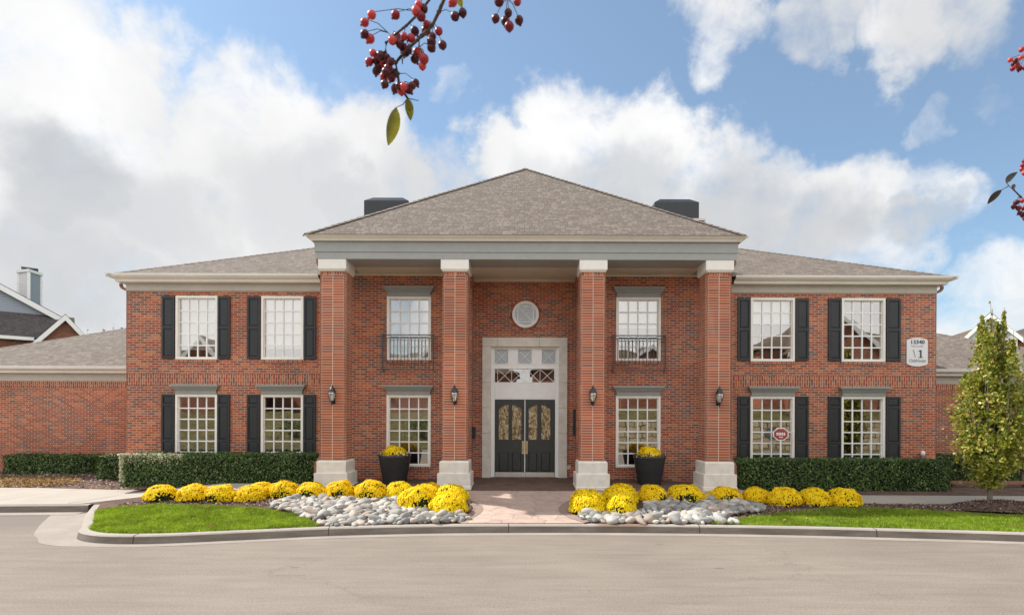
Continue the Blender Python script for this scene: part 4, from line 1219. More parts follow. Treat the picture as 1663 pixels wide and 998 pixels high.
# ------------------------------------------------------------------ planting
def hedge(x0, x1, y0, y1, z0, z1, n, label, seed=1, group='clipped hedges', pale=0):
    o = empty('clipped_hedge', ((x0 + x1) / 2, (y0 + y1) / 2, z0), label, 'hedge', group)
    r = random.Random(seed)
    c = MB(); k = .09
    nx = max(6, int((x1 - x0) / .25))
    c.box(x0 + k, x1 - k, y0 + k, y1 - k, z0, z1 - k); c.build('dark_core', M['hedgecore'], o)  # solid near-black box added to block the view through the leaves
    b = MB(); A = [(x1 - x0) * (z1 - z0), (x1 - x0) * (y1 - y0), (y1 - y0) * (z1 - z0), (y1 - y0) * (z1 - z0)]
    for i in range(n):
        f = r.choices((0, 1, 2, 3), A)[0]
        x, y, z = r.uniform(x0, x1), r.uniform(y0, y1), r.uniform(z0 + .02, z1)
        wv = .055 * mnoise.noise((x * 1.6, z * 1.8 + 9, y * 1.6 + seed)) + .03 * mnoise.noise((x * 5, z * 5, y * 5 + seed))
        dp = abs(r.gauss(0, .045)) - .02 - wv
        if f == 0: y, nn = y0 + dp, Vector((0, -1, .25))
        elif f == 1: z, nn = z1 - dp, Vector((0, -.2, 1))
        elif f == 2: x, nn = x0 + dp, Vector((-1, 0, .25))
        else: x, nn = x1 - dp, Vector((1, 0, .25))
        # rounded shoulders
        ez = max(0, z - (z1 - .16)); 
        if f == 0: y += ez * ez * 2.2
        if f in (0, 1):
            ex = max(0, (x0 + .2) - x, x - (x1 - .2)); 
            if f == 0: y += ex * ex * 2
            else: z -= ex * ex * 2
        nn = (nn + Vector((r.gauss(0, .6), r.gauss(0, .6), r.gauss(0, .6)))).normalized()
        u = nn.cross(Vector((r.gauss(0, 1), r.gauss(0, 1), r.gauss(0, 1)))).normalized(); v = nn.cross(u)
        s = r.uniform(.018, .038); p = Vector((x, y, z))
        b.face([p - u * s, p + v * s * .55, p + u * s, p - v * s * .55])
    b.build('foliage', M['hedgeleaf'], o)
    if pale:  # pale leaves stand in for sun glare on the lit end
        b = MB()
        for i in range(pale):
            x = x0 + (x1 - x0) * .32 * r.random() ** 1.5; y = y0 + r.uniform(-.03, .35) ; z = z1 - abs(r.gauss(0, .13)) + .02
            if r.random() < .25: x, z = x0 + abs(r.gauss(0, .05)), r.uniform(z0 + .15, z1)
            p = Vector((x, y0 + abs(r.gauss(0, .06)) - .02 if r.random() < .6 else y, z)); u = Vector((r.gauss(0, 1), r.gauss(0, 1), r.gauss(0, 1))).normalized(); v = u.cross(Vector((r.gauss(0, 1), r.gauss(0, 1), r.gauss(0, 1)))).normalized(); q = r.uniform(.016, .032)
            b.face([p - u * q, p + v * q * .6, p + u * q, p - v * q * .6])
        b.build('glare_leaves', M['glareleaf'], o)
    return o
hy = 14.95
hedge(gx(199, hy), gx(513, hy), 14.85, 15.65, .36, gz(739, 15.0), 17000, 'long clipped green hedge with sun glare painted as pale leaves at one end beneath windows left of the portico', 1, pale=2400)
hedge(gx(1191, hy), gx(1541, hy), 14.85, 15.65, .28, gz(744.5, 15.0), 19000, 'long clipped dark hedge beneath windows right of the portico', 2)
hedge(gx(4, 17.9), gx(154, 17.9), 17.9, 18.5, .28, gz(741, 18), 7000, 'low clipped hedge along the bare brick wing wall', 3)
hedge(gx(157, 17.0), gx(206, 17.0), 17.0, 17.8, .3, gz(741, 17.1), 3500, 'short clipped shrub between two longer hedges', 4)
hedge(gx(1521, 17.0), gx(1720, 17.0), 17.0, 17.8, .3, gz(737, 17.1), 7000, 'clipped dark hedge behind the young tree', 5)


def mum_mesh(seed, gap):
    """unit dome of blooms (radius 1, height .78) and its leafy underside"""
    r = random.Random(seed); bl, lf = MB(), MB()
    ga = r.uniform(-2.1, -1.0)
    for i in range(3000):
        a = r.uniform(0, 2 * math.pi); cz = r.uniform(-.12, 1) ; s = math.sqrt(max(0, 1 - min(1, max(cz, 0)) ** 2))
        lump = 1 + .16 * mnoise.noise((math.cos(a) * s * 1.9 + seed, math.sin(a) * s * 2.5, cz * 2.5)) + r.gauss(0, .024)
        nn = Vector((math.cos(a) * s, math.sin(a) * s, max(cz, -.1)))
        p = Vector((nn.x * lump, nn.y * lump, (cz * .70 + .13) * lump))
        if gap:
            da = math.atan2(math.sin(a - ga), math.cos(a - ga))
            if (da / .62) ** 2 + ((cz - .02) / .42) ** 2 < r.uniform(.6, 1.5) and r.random() < .9: continue
        if cz < .08 and r.random() < .35: continue
        nn = (nn + Vector((r.gauss(0, .34), r.gauss(0, .34), r.gauss(0, .34) + .15))).normalized()
        u = nn.cross(Vector((.3, .2, 1))).normalized(); v = nn.cross(u); q = r.uniform(.034, .052); n = 7
        rim = [p + (u * math.cos(2 * math.pi * k / n) + v * math.sin(2 * math.pi * k / n)) * q * r.uniform(.85, 1.1) - nn * q * .18 for k in range(n)]
        i0 = len(bl.v); bl.v += [tuple(p + nn * q * .22)] + [tuple(t_) for t_ in rim]
        for k in range(n): bl.f.append((i0, i0 + 1 + k, i0 + 1 + (k + 1) % n)); bl.uv.append(None); bl.sm.append(True)
    for i in range(1100):
        a = r.uniform(0, 2 * math.pi); cz = r.uniform(-.15, .9); s = math.sqrt(max(0, 1 - max(cz, 0) ** 2)) * r.uniform(.80, .95)
        p = Vector((math.cos(a) * s, math.sin(a) * s, cz * .62 + .11)); nn = Vector((p.x + r.gauss(0, .5), p.y + r.gauss(0, .5), r.gauss(0.2, .5))).normalized()
        u = nn.cross(Vector((r.gauss(0, 1), r.gauss(0, 1), 1))).normalized(); v = nn.cross(u); q = r.uniform(.05, .09)
        lf.face([p - u * q, p + v * q * .4, p + u * q, p - v * q * .4])
    lf.lathe([(.55, 0), (.76, .10), (.76, .28), (.52, .52), (.0, .62)], (0, 0, 0), 14)
    return bl, lf
MUMS = []
for k in range(6):
    bl, lf = mum_mesh(20 + k, k >= 3)
    o = empty('chrysanthemum', (0, 0, 0)); bl.build('bloom_dome', M['mum'], o); lf.build('leaves', M['mumleaf'], o); MUMS.append(o)
used = set()
def mum(px, wpx, pyt, pyb, label, var, group, rot=None, zscale=1.0):
    # base on the terrain: solve depth from the bottom pixel
    Y = 13.0
    for _ in range(12):
        X = gx(px, Y); Y = F * (CH - zt(X, Y) - .0) / (pyb - HY) + .0
    rad = wpx * Y / F / 2; Yc = Y + rad * .45; X = gx(px, Yc); h = gz(pyt, Yc) - zt(X, Yc)
    if var not in used: o = MUMS[var]; used.add(var)
    else: o = clone_tree(MUMS[var])
    o.location = (X, Yc, zt(X, Yc) - .01); rj = rng.uniform(.93, 1.08); o.scale = (rad * rj, rad / rj, max(.58 * rad, h / .93)); o.rotation_euler = (rng.uniform(-.09, .09), rng.uniform(-.12, .12), rot if rot is not None else (rng.uniform(-.5, .5) if var >= 3 else rng.uniform(0, 6.28)))
    tag(o, label, 'flower', group)
    return o
GL, GR = 'yellow mums left of the entrance walk', 'yellow mums right of the entrance walk'
ORD = ['first', 'second', 'third', 'fourth', 'fifth', 'sixth', 'seventh', 'eighth', 'ninth', 'tenth']
row_l = [(263, 54, 785, 815, 3), (316, 50, 784, 815, 0), (360, 51, 785, 815, 4), (407, 48, 787, 814, 1), (426, 44, 780, 808, 2), (462, 49, 779, 808, 5), (506, 48, 780, 808, 3), (554, 49, 777, 810, 4), (603, 50, 777, 811, 5), (649, 46, 778, 809, 3)]
for i, (x, w_, a, b_, v) in enumerate(row_l):
    mum(x, w_, a, b_, f'round yellow mum, {ORD[i]} in the row counted from the side drive', v, GL)
mum(679, 60, 785, 829, 'large yellow mum with a dark bare patch above the cobbles', 4, GL)
mum(697, 46, 781, 812, 'yellow mum at the back of the clump beside the left column', 1, GL)
mum(734, 54, 783, 816, 'yellow mum behind the corner mum left of the walk', 2, GL)
mum(730, 62, 796, 836, 'dense yellow mum at the left corner of the walk', 0, GL)
mum(952, 50, 789, 822, 'yellow mum at the back right corner of the walk', 2, GR)
mum(956, 58, 796, 835, 'dense yellow mum at front right corner of the walk', 0, GR)
mum(1007, 56, 782, 819, 'tall yellow mum behind two others on the right clump', 1, GR)
mum(1009, 51, 799, 836, 'low yellow mum in front of the right clump', 5, GR)
row_r = [(1059, 51, 782, 814, 3), (1114, 57, 782, 814, 4), (1178, 51, 786, 812, 5), (1228, 46, 787, 812, 1), (1274, 54, 785, 819, 2), (1323, 50, 787, 818, 0), (1371, 56, 787, 819, 1)]
for i, (x, w_, a, b_, v) in enumerate(row_r):
    mum(x, w_, a, b_, f'round yellow mum, {ORD[i]} in the single row counted from the right clump', v, GR)


def planter(px, label, label2):
    Y = 15.1; X = gx(px, Y); o = empty('planter_pot', (X, Y, .40), label, 'planter', 'tall black planters by the entrance')
    ht = gz(738.5, Y) - .40; rt = 26 * Y / F; rb = rt * .66
    b = MB(); b.lathe([(rb, .005), (rb + .01, .02), (rt * .985, ht - .07), (rt, ht - .06), (rt + .01, ht - .005), (rt, ht), (rt - .03, ht), (rt - .04, ht - .06)], (X, Y, .40), 36); b.build('pot', M['pot'], o)
    b = MB(); b.lathe([(rt - .04, ht - .07), (.0, ht - .05)], (X, Y, .40), 24); b.build('soil', M['soil'], o)
    m = clone_tree(MUMS[1]); m.location = (X - .02, Y, .40 + ht - .10); m.scale = (.33, .33, .40); tag(m, label2, 'flower', 'mums in the planters')
    r = random.Random(int(px)); b = MB(); l = MB()
    for k in range(110):
        a = r.uniform(0, 6.28); q = rt * r.uniform(.82, 1.04); p = Vector((X + q * math.cos(a), Y + q * math.sin(a), .40 + ht + r.uniform(-.03, .07))); nn = Vector((math.cos(a) + r.gauss(0, .4), math.sin(a) + r.gauss(0, .4), .6)).normalized()
        u = nn.cross(Vector((0, .1, 1))).normalized(); v = nn.cross(u); s = r.uniform(.016, .028)
        (b if k % 3 == 0 else l).face([p + (u * math.cos(2 * math.pi * j / 6) + v * math.sin(2 * math.pi * j / 6)) * s for j in range(6)])
    b.build('pansies', M['pansy'], o); l.build('trailing_leaves', M['mumleaf'], o)
planter(641.5, 'tall tapered black pot left of the entrance', 'yellow mum growing in the black pot left of doors')
planter(1055, 'tall tapered black pot right of the entrance', 'yellow mum growing in the black pot right of doors')

# river stones: every stone is its own object
def stone_mesh(seed):
    bm = bmesh.new(); bmesh.ops.create_icosphere(bm, subdivisions=3, radius=1)
    for v in bm.verts:
        n = v.co.copy(); k = 1 + .32 * mnoise.noise(n * .9 + Vector((seed * 7.1, 0, 0))) + .08 * mnoise.noise(n * 2.3 + Vector((0, seed * 3.3, 0)))
        p = 2.3; s = (abs(n.x) ** p + abs(n.y) ** p + abs(n.z) ** p) ** (-1 / p)
        v.co = n * s * k
    me = bpy.data.meshes.new('river_stone'); bm.to_mesh(me); bm.free()
    me.polygons.foreach_set('use_smooth', [True] * len(me.polygons)); me.materials.append(M['pebble'])
    return me
SM = [stone_mesh(k) for k in range(9)]
PUT = []
def stones(poly, n, label, group, seed, zadd):
    r = random.Random(seed); put = []
    x0, x1 = min(p[0] for p in poly), max(p[0] for p in poly); y0, y1 = min(p[1] for p in poly), max(p[1] for p in poly)
    tries = 0
    while len(put) < n and tries < 60000:
        tries += 1; f = tries / 60000
        a = r.uniform(.085, .125) if f < .008 else (r.uniform(.05, .09) if f < .2 else r.uniform(.026, .055))
        x, y = r.uniform(x0, x1), r.uniform(y0, y1)
        if not in_poly(x, y, poly): continue
        if any((x - u) ** 2 + (y - v) ** 2 < ((a + c) * .74) ** 2 for u, v, c in put): continue
        put.append((x, y, a))
        el = r.uniform(1.05, 1.5); h = r.uniform(.52, .8)
        PUT.append((a, r.randrange(9), (x, y, zt(x, y) + a * h * .55 + zadd(x, y)), (a * el, a / el * 1.15, a * h), (R(r.uniform(-25, 25) + 10), R(r.uniform(-25, 25)), r.uniform(0, 6.28)), label, group))
def lay_stones(limit):
    PUT.sort(key=lambda p: -p[0] / p[2][1])
    rest = bmesh.new()
    for i, (a, k, loc, sc, rot, label, group) in enumerate(PUT):
        if i < limit:
            o = link('river_stone', SM[k]); o.location = loc; o.scale = sc; o.rotation_euler = rot; tag(o, label, 'stone', group)
        else:
            from mathutils import Euler
            mt = Matrix.LocRotScale(Vector(loc), Euler(rot), Vector(sc)); n0 = len(rest.verts)
            rest.from_mesh(SM[k]); rest.verts.ensure_lookup_table()
            for v in rest.verts[n0:]: v.co = mt @ v.co
    if PUT[limit:]:
        me = bpy.data.meshes.new('small_pebbles'); rest.to_mesh(me); me.materials.append(M['pebble_small'])
        tag(link('small_pebbles', me), 'small pebbles filling the gaps between the grey river stones', 'pebbles', None, 'stuff')
PEB_L = spline([gnd(440, 826, .24), gnd(490, 810, .28), gnd(560, 808, .28), gnd(625, 812, .27), gnd(668, 822, .25), (-2.1, 11.75), (-1.30, 11.62), (-1.22, 11.25), (-2.4, 11.08), (-3.75, 10.86), (-4.35, 11.35)], 4, True)
PEB_R = spline([(1.22, 11.75), (1.35, 11.27), (2.4, 11.2), (3.5, 11.14), (4.3, 11.25), gnd(1180, 838, .2), gnd(1240, 828, .24), gnd(1215, 817, .26), gnd(1130, 811, .28), gnd(1060, 815, .28), (2.7, 12.2), (2.2, 11.8)], 4, True)
stones(PEB_L, 420, 'smooth grey river stone in the bed left of the entrance walk', 'river stones left of the walk', 1, lambda x, y: .05 * max(0, 1 - abs(y - 11.9) / .8))
stones(PEB_R, 300, 'smooth grey river stone in the bed right of the entrance walk', 'river stones right of the walk', 2, lambda x, y: .05 * max(0, 1 - abs(y - 11.9) / .8))

lay_stones(295)
# mulch mound, young columnar tree, rail
mc = (gx(1612, 13.0), 12.75)
b = MB(); rows = []
for k in range(9):
    q = k / 8; rad = 1.05 * (1 - q); rows.append([(mc[0] + rad * 1.15 * math.cos(2 * math.pi * j / 30) * (1 + .05 * math.sin(5 * j)), mc[1] + rad * .62 * math.sin(2 * math.pi * j / 30), zt(*mc) + .0 + .17 * (1 - (1 - q) ** 2) + .012 * math.sin(j * 7 + k * 3)) for j in range(30)])
b.grid(rows, closed=True); tag(b.build('mulch_mound', M['soil']), 'mounded brown mulch around the base of the young tree', 'mulch', None, 'stuff')
b = MB(); rq = random.Random(9)
for i in range(2600):
    a = rq.uniform(0, 6.28); q = math.sqrt(rq.random()); x, y = mc[0] + 1.2 * q * math.cos(a), mc[1] + .65 * q * math.sin(a); c = Vector((x, y, zt(*mc) + .17 * (1 - q * q) + .012)); u = Vector((rq.gauss(0, 1), rq.gauss(0, 1), rq.gauss(0, .4))).normalized(); v = u.cross(Vector((0, .2, 1))).normalized(); q = rq.uniform(.012, .035)
    b.face([c - u * q, c + v * q * .5, c + u * q, c - v * q * .5])
tag(b.build('bark_mulch', M['chip']), 'loose bark chips over the mound under the young tree', 'mulch', None, 'stuff')
scatter('fallen_leaves', LAWN_L, 40, M['litterleaf'], (.02, .04), 'few fallen leaves on the lawn tip by the drive', 'leaves', lift=.045, seed=21)
scatter('fallen_leaves', [p for p in LAWN_R if p[0] < 13], 50, M['litterleaf'], (.02, .04), 'few fallen leaves on the grass strip below young tree', 'leaves', lift=.045, seed=22)


def leafy_tree(name, base, height, spread, nleaf, label, spikes, seed, mat='treeleaf', bare=.07, leaf=(.032, .06), cat='tree'):
    r = random.Random(seed); o = empty(name, base, label, cat); bx, by, bz = base
    t = MB(); t.tube([(bx, by, bz - .05), (bx + .01, by, bz + height * .25), (bx - .02, by + .02, bz + height * .55), (bx, by, bz + height * .8)], .058 * height / 4.8, 8, .012); t.build('trunk', M['bark'], o)
    limbs = MB(); lv = MB(); tips = []
    for (dx, dy, z0, z1, rad) in spikes:
        n = 7; P = []
        for i in range(n + 1):
            q = i / n; e = 1 - (1 - q) ** 2
            P.append(Vector((bx + dx * spread * e + r.gauss(0, .015), by + dy * spread * e + r.gauss(0, .015), bz + height * (z0 + (z1 - z0) * q))))
        limbs.tube(P, .018, 5, .004); tips.append((P, rad))
    limbs.build('branches', M['bark'], o)
    for i in range(nleaf):
        P, rad = r.choice(tips); q = r.random() ** .8 * (len(P) - 1.001); k = int(q); c = P[k].lerp(P[k + 1], q - k)
        fr_ = q / (len(P) - 1); w_ = rad * spread * (.35 + 1.1 * math.sin(math.pi * min(1, fr_ * .8 + .12))) * (1.0 if fr_ < .75 else max(.25, (1 - fr_) * 3.4 + .15))
        d = Vector((r.gauss(0, 1), r.gauss(0, 1), r.gauss(0, .8)))
        p = c + d * w_ * .5
        if p.z < bz + height * bare or mnoise.noise(p * 3.0) < -.20: continue
        nn = Vector((r.gauss(0, .7), r.gauss(0, .7) - .2, r.gauss(.5, .6))).normalized(); u = nn.cross(Vector((r.gauss(0, 1), r.gauss(0, 1), r.gauss(0, 1)))).normalized(); v = nn.cross(u); s = r.uniform(*leaf)
        lv.face([p - u * s, p + v * s * .55, p + u * s * .9, p - v * s * .55])
    lv.build('crown', M[mat], o)
    return o
sp = [(0, 0, .2, 1.0, .30), (-.25, .1, .2, .93, .28), (.3, 0, .2, .90, .28)]
rr_ = random.Random(5)
for k in range(26):
    a = rr_.uniform(0, 6.28); q = rr_.uniform(.45, 1.0); sp.append((q * math.cos(a), q * math.sin(a) * .9, rr_.uniform(.05, .16), rr_.uniform(.40, .78), .40))
for k in range(8):
    a = rr_.uniform(0, 6.28); q = rr_.uniform(.2, .6); sp.append((q * math.cos(a), q * math.sin(a), .2, rr_.uniform(.75, .90), .22))
sp += [(.42, -.1, .3, .97, .14), (.95, .1, .3, .86, .16), (-.1, -.2, .3, .96, .14)]
tb = (gx(1608, 12.9), 12.9, zt(11.2, 12.9) + .10)
leafy_tree('young_pear_tree', tb, gz(487, 12.9) - tb[2], .63, 30000, 'young upright tree with yellow-green autumn leaves on a mulch mound', sp, 3)
tb2 = (gx(1662, 16.2), 16.2, .38)
leafy_tree('young_pear_tree', tb2, 3.9, .5, 4500, 'slim tree standing behind the larger young tree', sp, 8)
rl = empty('timber_rail', (gx(1600, 15.6), 15.6, .3), 'long low brown timber rail beside the hedge end', 'rail')
b = MB(); b.box(gx(1542, 15.6), gx(1720, 15.6), 15.56, 15.64, .44, .53); b.build('rail', M['wood_rail'], rl)
for px in (1552, 1610, 1668):
    b = MB(); x = gx(px, 15.6); b.box(x - .04, x + .04, 15.641, 15.72, .2, .50); b.build('post', M['wood_rail'], rl)

# ------------------------------------------------------------------ houses beyond the clubhouse
def gable(b, x0, x1, y0, y1, z, apex, over=.35):
    """gable roof, ridge along Y; returns roof faces into b with UVs"""
    xc = (x0 + x1) / 2; th = .12
    for s, xe in ((-1, x0 - over), (1, x1 + over)):
        ze = z - over * (apex - z) / ((x1 - x0) / 2); sl = math.hypot(xc - xe, apex - ze)
        A, B_, C, D = (xe, y0 - over, ze), (xc, y0 - over, apex), (xc, y1 + over, apex), (xe, y1 + over, ze)
        b.face([A, B_, C, D], [(y0, 0), (y0, sl), (y1, sl), (y1, 0)])
        b.face([(p[0], p[1], p[2] - th) for p in (A, D, C, B_)], [(y0, 0), (y1, 0), (y1, sl), (y0, sl)])
        b.face([A, (A[0], A[1], A[2] - th), (B_[0], B_[1], B_[2] - th), B_]); b.face([A, D, (D[0], D[1], D[2] - th), (A[0], A[1], A[2] - th)])


def rake(b, x0, x1, y, z, apex, over, w=.28):
    xc = (x0 + x1) / 2
    for s, xe in ((-1, x0 - over), (1, x1 + over)):
        ze = z - over * (apex - z) / ((x1 - x0) / 2)
        P = [(xe, y, ze - w), (xc, y, apex - w), (xc, y, apex - .02), (xe, y, ze - .02)]
        b.face(P); b.face([(p[0], p[1] + .06, p[2]) for p in P][::-1]); b.face([P[0], P[1], (P[1][0], y + .06, P[1][2]), (P[0][0], y + .06, P[0][2])])


def gable_wall(b, x0, x1, y, z, apex):
    b.face([(x0, y, z), (x1, y, z), ((x0 + x1) / 2, y, apex)])


class Turned:
    """a house built in its own frame (x along its front, y away from the viewer's side), then turned into place"""
    def __init__(s, px, Y):
        s.P = Vector((gx(px, Y), Y)); th = math.atan2(-s.P.x, s.P.y); s.th = th
        s.ux = Vector((math.cos(th), math.sin(th))); s.uy = Vector((-math.sin(th), math.cos(th)))
    def l(s, px, py, yl):
        d = Vector(((px - CX) / F, 1)); k = (s.P.dot(s.uy) + yl) / d.dot(s.uy); w = d * k - s.P
        return w.dot(s.ux), CH - (py - HY) * k / F
    def place(s, o): o.location = (s.P.x, s.P.y, 0); o.rotation_euler = (0, 0, s.th)


T = Turned(75, 40)
h = empty('grey_house', (0, 0, 0), 'grey sided house with a brick gable and tall chimney, its sunlit side painted white', 'house')
xr, zr = T.l(99, 517, 0); xq, zq = T.l(0, 464, 0); sl = (zq - zr) / (xr - xq); xl = xr - 17; za = zr + 8.5 * sl
b = MB(); b.box(xl, xr - 2.5, 0, 12, 0, zr - .1, 't'); gable_wall(b, xl + .2, xr - .2, 0, zr - .1, za - .1); b.build('wall', M['siding_grey'], h)
b = MB(); gable(b, xl, xr, 0, 12, zr, za, .3); b.build('roof', M['shingle_dark'], h)
b = MB(); rake(b, xl, xr, -.37, zr - .04, za - .04, .3, .42); b.build('bargeboard', M['white'], h)
xg, ze = T.l(55, 551, -2.4); _, zt2 = T.l(60, 513, 0)
b = MB(); b.box(xl, xg, -2.0, -.01, 0, ze, 't'); b.build('brick_wall', M['brick_far'], h)
b = MB(); b.face([(xl - .4, -2.4, ze), (xg + 2.2, -2.4, ze), (xg + 2.2, 0, zt2), (xl - .4, 0, zt2)], [(xl, 0), (xg + 2, 0), (xg + 2, 2.6), (xl, 2.6)]); b.build('skirt_roof', M['shingle_dark'], h)
b = MB(); b.box(xl - .4, xg, -2.52, -2.4, ze - .2, ze + .02); b.build('gutter', M['white'], h)
g0, gzz = T.l(62, 551, -3); g1, _ = T.l(147, 551, -3); _, ga_ = T.l(105, 516, -3)
b = MB(); gable_wall(b, g0, g1, -3, gzz, ga_); b.box(g0, g1, -3, 8, 0, gzz, 't'); b.build('brick_wall', M['brick_far'], h)
b = MB(); gable(b, g0, g1, -3, 9, gzz, ga_ + .14, .3); b.build('roof', M['shingle_dark'], h)
b = MB(); rake(b, g0, g1, -3.37, gzz, ga_ + .1, .3, .42); b.build('bargeboard', M['white'], h)
c0, zt3 = T.l(29, 446, 3); cm, _ = T.l(46, 446, 2); c1, _ = T.l(66, 446, 3)
b = MB(); b.face([(cm, 2, 8), (c1, 3, 8), (c1, 3, zt3), (cm, 2, zt3)]); b.face([(c1, 3, 8), (c1 - .6, 4.2, 8), (c1 - .6, 4.2, zt3), (c1, 3, zt3)]); b.face([(c1 - .6, 4.2, 8), (c0, 3, 8), (c0, 3, zt3), (c1 - .6, 4.2, zt3)]); ch = b.build('chimney', M['siding_grey'], h)
b = MB(); b.face([(c0, 3, 8), (cm, 2, 8), (cm, 2, zt3), (c0, 3, zt3)], [(0, 8), (1, 8), (1, zt3), (0, zt3)]); b.build('chimney_lit_side', M['siding_white'], ch)  # sunlit side imitated by white siding, other faces grey as in shade
b = MB()
for x, y in ((c0, 3), (cm, 2), (c1, 3)): b.box(x - .09, x + .09, y - .06, y + .1, 8, zt3 - .02)
b.face([(c0 - .12, 3, zt3), (cm, 1.84, zt3), (c1 + .12, 3, zt3), (c1 + .12, 3, zt3 + .18), (cm, 1.84, zt3 + .18), (c0 - .12, 3, zt3 + .18)]) if False else None
q = [(c0 - .12, 3), (cm, 1.85), (c1 + .12, 3), (c1 - .6, 4.35)]
for k in range(4):
    (xa_, ya_), (xb_, yb_) = q[k], q[(k + 1) % 4]; b.face([(xa_, ya_, zt3), (xb_, yb_, zt3), (xb_, yb_, zt3 + .2), (xa_, ya_, zt3 + .2)])
b.face([(x, y, zt3 + .2) for x, y in q]); b.face([(x, y, zt3) for x, y in q][::-1]); b.build('chimney_trim', M['white'], ch)
b = MB(); xm_ = (c0 + c1) / 2; b.box(xm_ - .36, xm_ + .36, 2.6, 3.5, zt3 + .202, zt3 + .30); b.box(xm_ - .48, xm_ + .48, 2.5, 3.6, zt3 + .33, zt3 + .42); b.build('flue_cap', M['darkmetal'], ch)
T.place(h)

T = Turned(1607, 46)
h = empty('white_gable_house', (0, 0, 0), 'house with white sided gable behind the young tree', 'house')
x0_, ze = T.l(1566, 545, 0); x1_, _ = T.l(1652, 545, 0); _, za = T.l(1608, 507, 0)
b = MB(); gable_wall(b, x0_, x1_, 0, ze, za); b.box(x0_, x1_, 0, 8, 0, ze, 't'); b.build('wall', M['siding_white'], h)
b = MB(); gable(b, x0_, x1_, 0, 10, ze, za + .14, .35); b.build('roof', M['shingle_dark'], h)
b = MB(); rake(b, x0_, x1_, -.42, ze, za + .08, .35, .42); b.build('bargeboard', M['white'], h)
a0, zr0 = T.l(1505, 556, 1.5); a1, _ = T.l(1640, 556, 1.5); _, zr1 = T.l(1585, 523, 6)
b = MB(); hip_roof(b, a0, a1 + 1.5, 1.5, 10.5, zr0, (zr1 - zr0) / 4.5); b.build('roof', M['shingle_brown'], h)
b = MB(); b.box(a0 + .4, a1 + 1, 2, 10, 0, zr0 + .05, 't'); b.build('brick_wall', M['brick_far'], h)
a0, zr0 = T.l(1600, 552, 3); _, zr1 = T.l(1640, 511, 9)
b = MB(); hip_roof(b, a0, a0 + 24, 3, 15, zr0, (zr1 - zr0) / 6); b.build('roof', M['shingle_dark'], h)
b = MB(); b.box(a0 + 3.5, a0 + 23.6, 3.4, 14.6, 0, zr0 + .05, 't'); b.build('brick_wall', M['brick_far'], h)
T.place(h)
spf = [(rr_.uniform(-1, 1), rr_.uniform(-1, 1), .2, rr_.uniform(.7, 1.0), .35) for _ in range(20)]
leafy_tree('autumn_tree', (gx(182, 42), 42, 0), gz(527, 42), 1.6, 420, 'small autumn tree top showing over the low wing roof', spf, 4, 'farleaf', .2, (.08, .16))

# ------------------------------------------------------------------ across the road, behind the camera (seen mirrored in the panes)
sw = MB(); sw.box(2.4, 34, -9.7, -9.1, -.1, 2.05)
o = sw.build('retaining_wall', M['stonewall'], orig=(18, -9.3, 0)); tag(o, 'rough tan stone retaining wall across the road', 'wall')
def brick_house(cx, y, wd, dp, zb, ze, apex, label, gables):
    h = empty('brick_house', (cx, y, zb), label, 'house', 'brick houses across the road')
    b = MB(); b.box(cx - wd / 2, cx + wd / 2, y - dp, y, zb - 2, ze, 't'); b.build('wall', M['brick'], h)
    b = MB(); hip_roof(b, cx - wd / 2 - .4, cx + wd / 2 + .4, y - dp - .4, y + .4, ze, .45); b.build('roof', M['shingle_brown'], h)
    for gx0, gx1, ap in gables:
        g = MB(); yy = y + .8; g.box(cx + gx0, cx + gx1, y - 1, yy, zb - 2, ze, 't')
        g.face([(cx + gx1, yy, ze), (cx + gx0, yy, ze), (cx + (gx0 + gx1) / 2, yy, ap)]); g.build('gable_wall', M['brick'], h)
        g = MB(); gable(g, cx + gx0, cx + gx1, y - 5, yy, ze, ap + .12, .4); g.build('gable_roof', M['shingle_brown'], h)
        g = MB(); rake(g, cx + gx0, cx + gx1, yy + .46, ze, ap + .08, .4, .5); g.build('bargeboard', M['white'], h)
        g = MB(); c = cx + (gx0 + gx1) / 2; g.box(c - .6, c + .6, yy - .05, yy + .04, zb + 3.2, zb + 4.8); wf = g.build('window', M['white'], h)
        g = MB(); g.box(c - .5, c + .5, yy + .041, yy + .05, zb + 3.3, zb + 4.7); g.build('pane', M['black'], wf)
brick_house(28, -15, 16, 10, 2.0, 8.0, 12.5, 'brick house with broad gable facing the clubhouse', [(-6, 1.5, 11.2)])
brick_house(9, -26, 16, 10, 2.5, 7.2, 11, 'brick house set back above the stone wall', [(1, 7, 9.6)])
brick_house(-14, -28, 26, 10, 2.4, 7.0, 11, 'brick house with two gables across the road', [(-8, -2.5, 9.6), (1.5, 7.5, 10.0)])
brick_house(-36, -24, 16, 10, 2.4, 7.0, 11, 'brick house far along the road with two gables', [(-7, -1.5, 9.6), (1, 7, 10.0)])

bt = [(rr_.uniform(-1, 1), rr_.uniform(-1, 1), .25, rr_.uniform(.7, 1.0), .5) for _ in range(26)]
leafy_tree('bare_tree', (20.5, -12.5, 1.9), 7.0, 2.2, 260, 'nearly bare tree before the houses across the road', bt, 14, 'farleaf', .3, (.05, .1))
leafy_tree('autumn_tree', (-5.5, -17, 2.2), 5.0, 1.9, 1600, 'russet tree on the grassy bank across the road', bt, 15, 'farleaf', .2, (.1, .2))
for i, (x, y) in enumerate(((-17, -9), (-12.5, -10), (-7.5, -9), (-2, -10.5))):
    leafy_tree('roadside_shrub', (x, y, zfar(x, y)), 1.5, .9, 900, 'low rounded shrub on the grassy bank, ' + ORD[i] + ' from the far end', [(q[0], q[1], .05, .5 + .4 * q[3], .6) for q in bt], 20 + i, 'hedgeleaf', .03, (.05, .1), 'shrub')
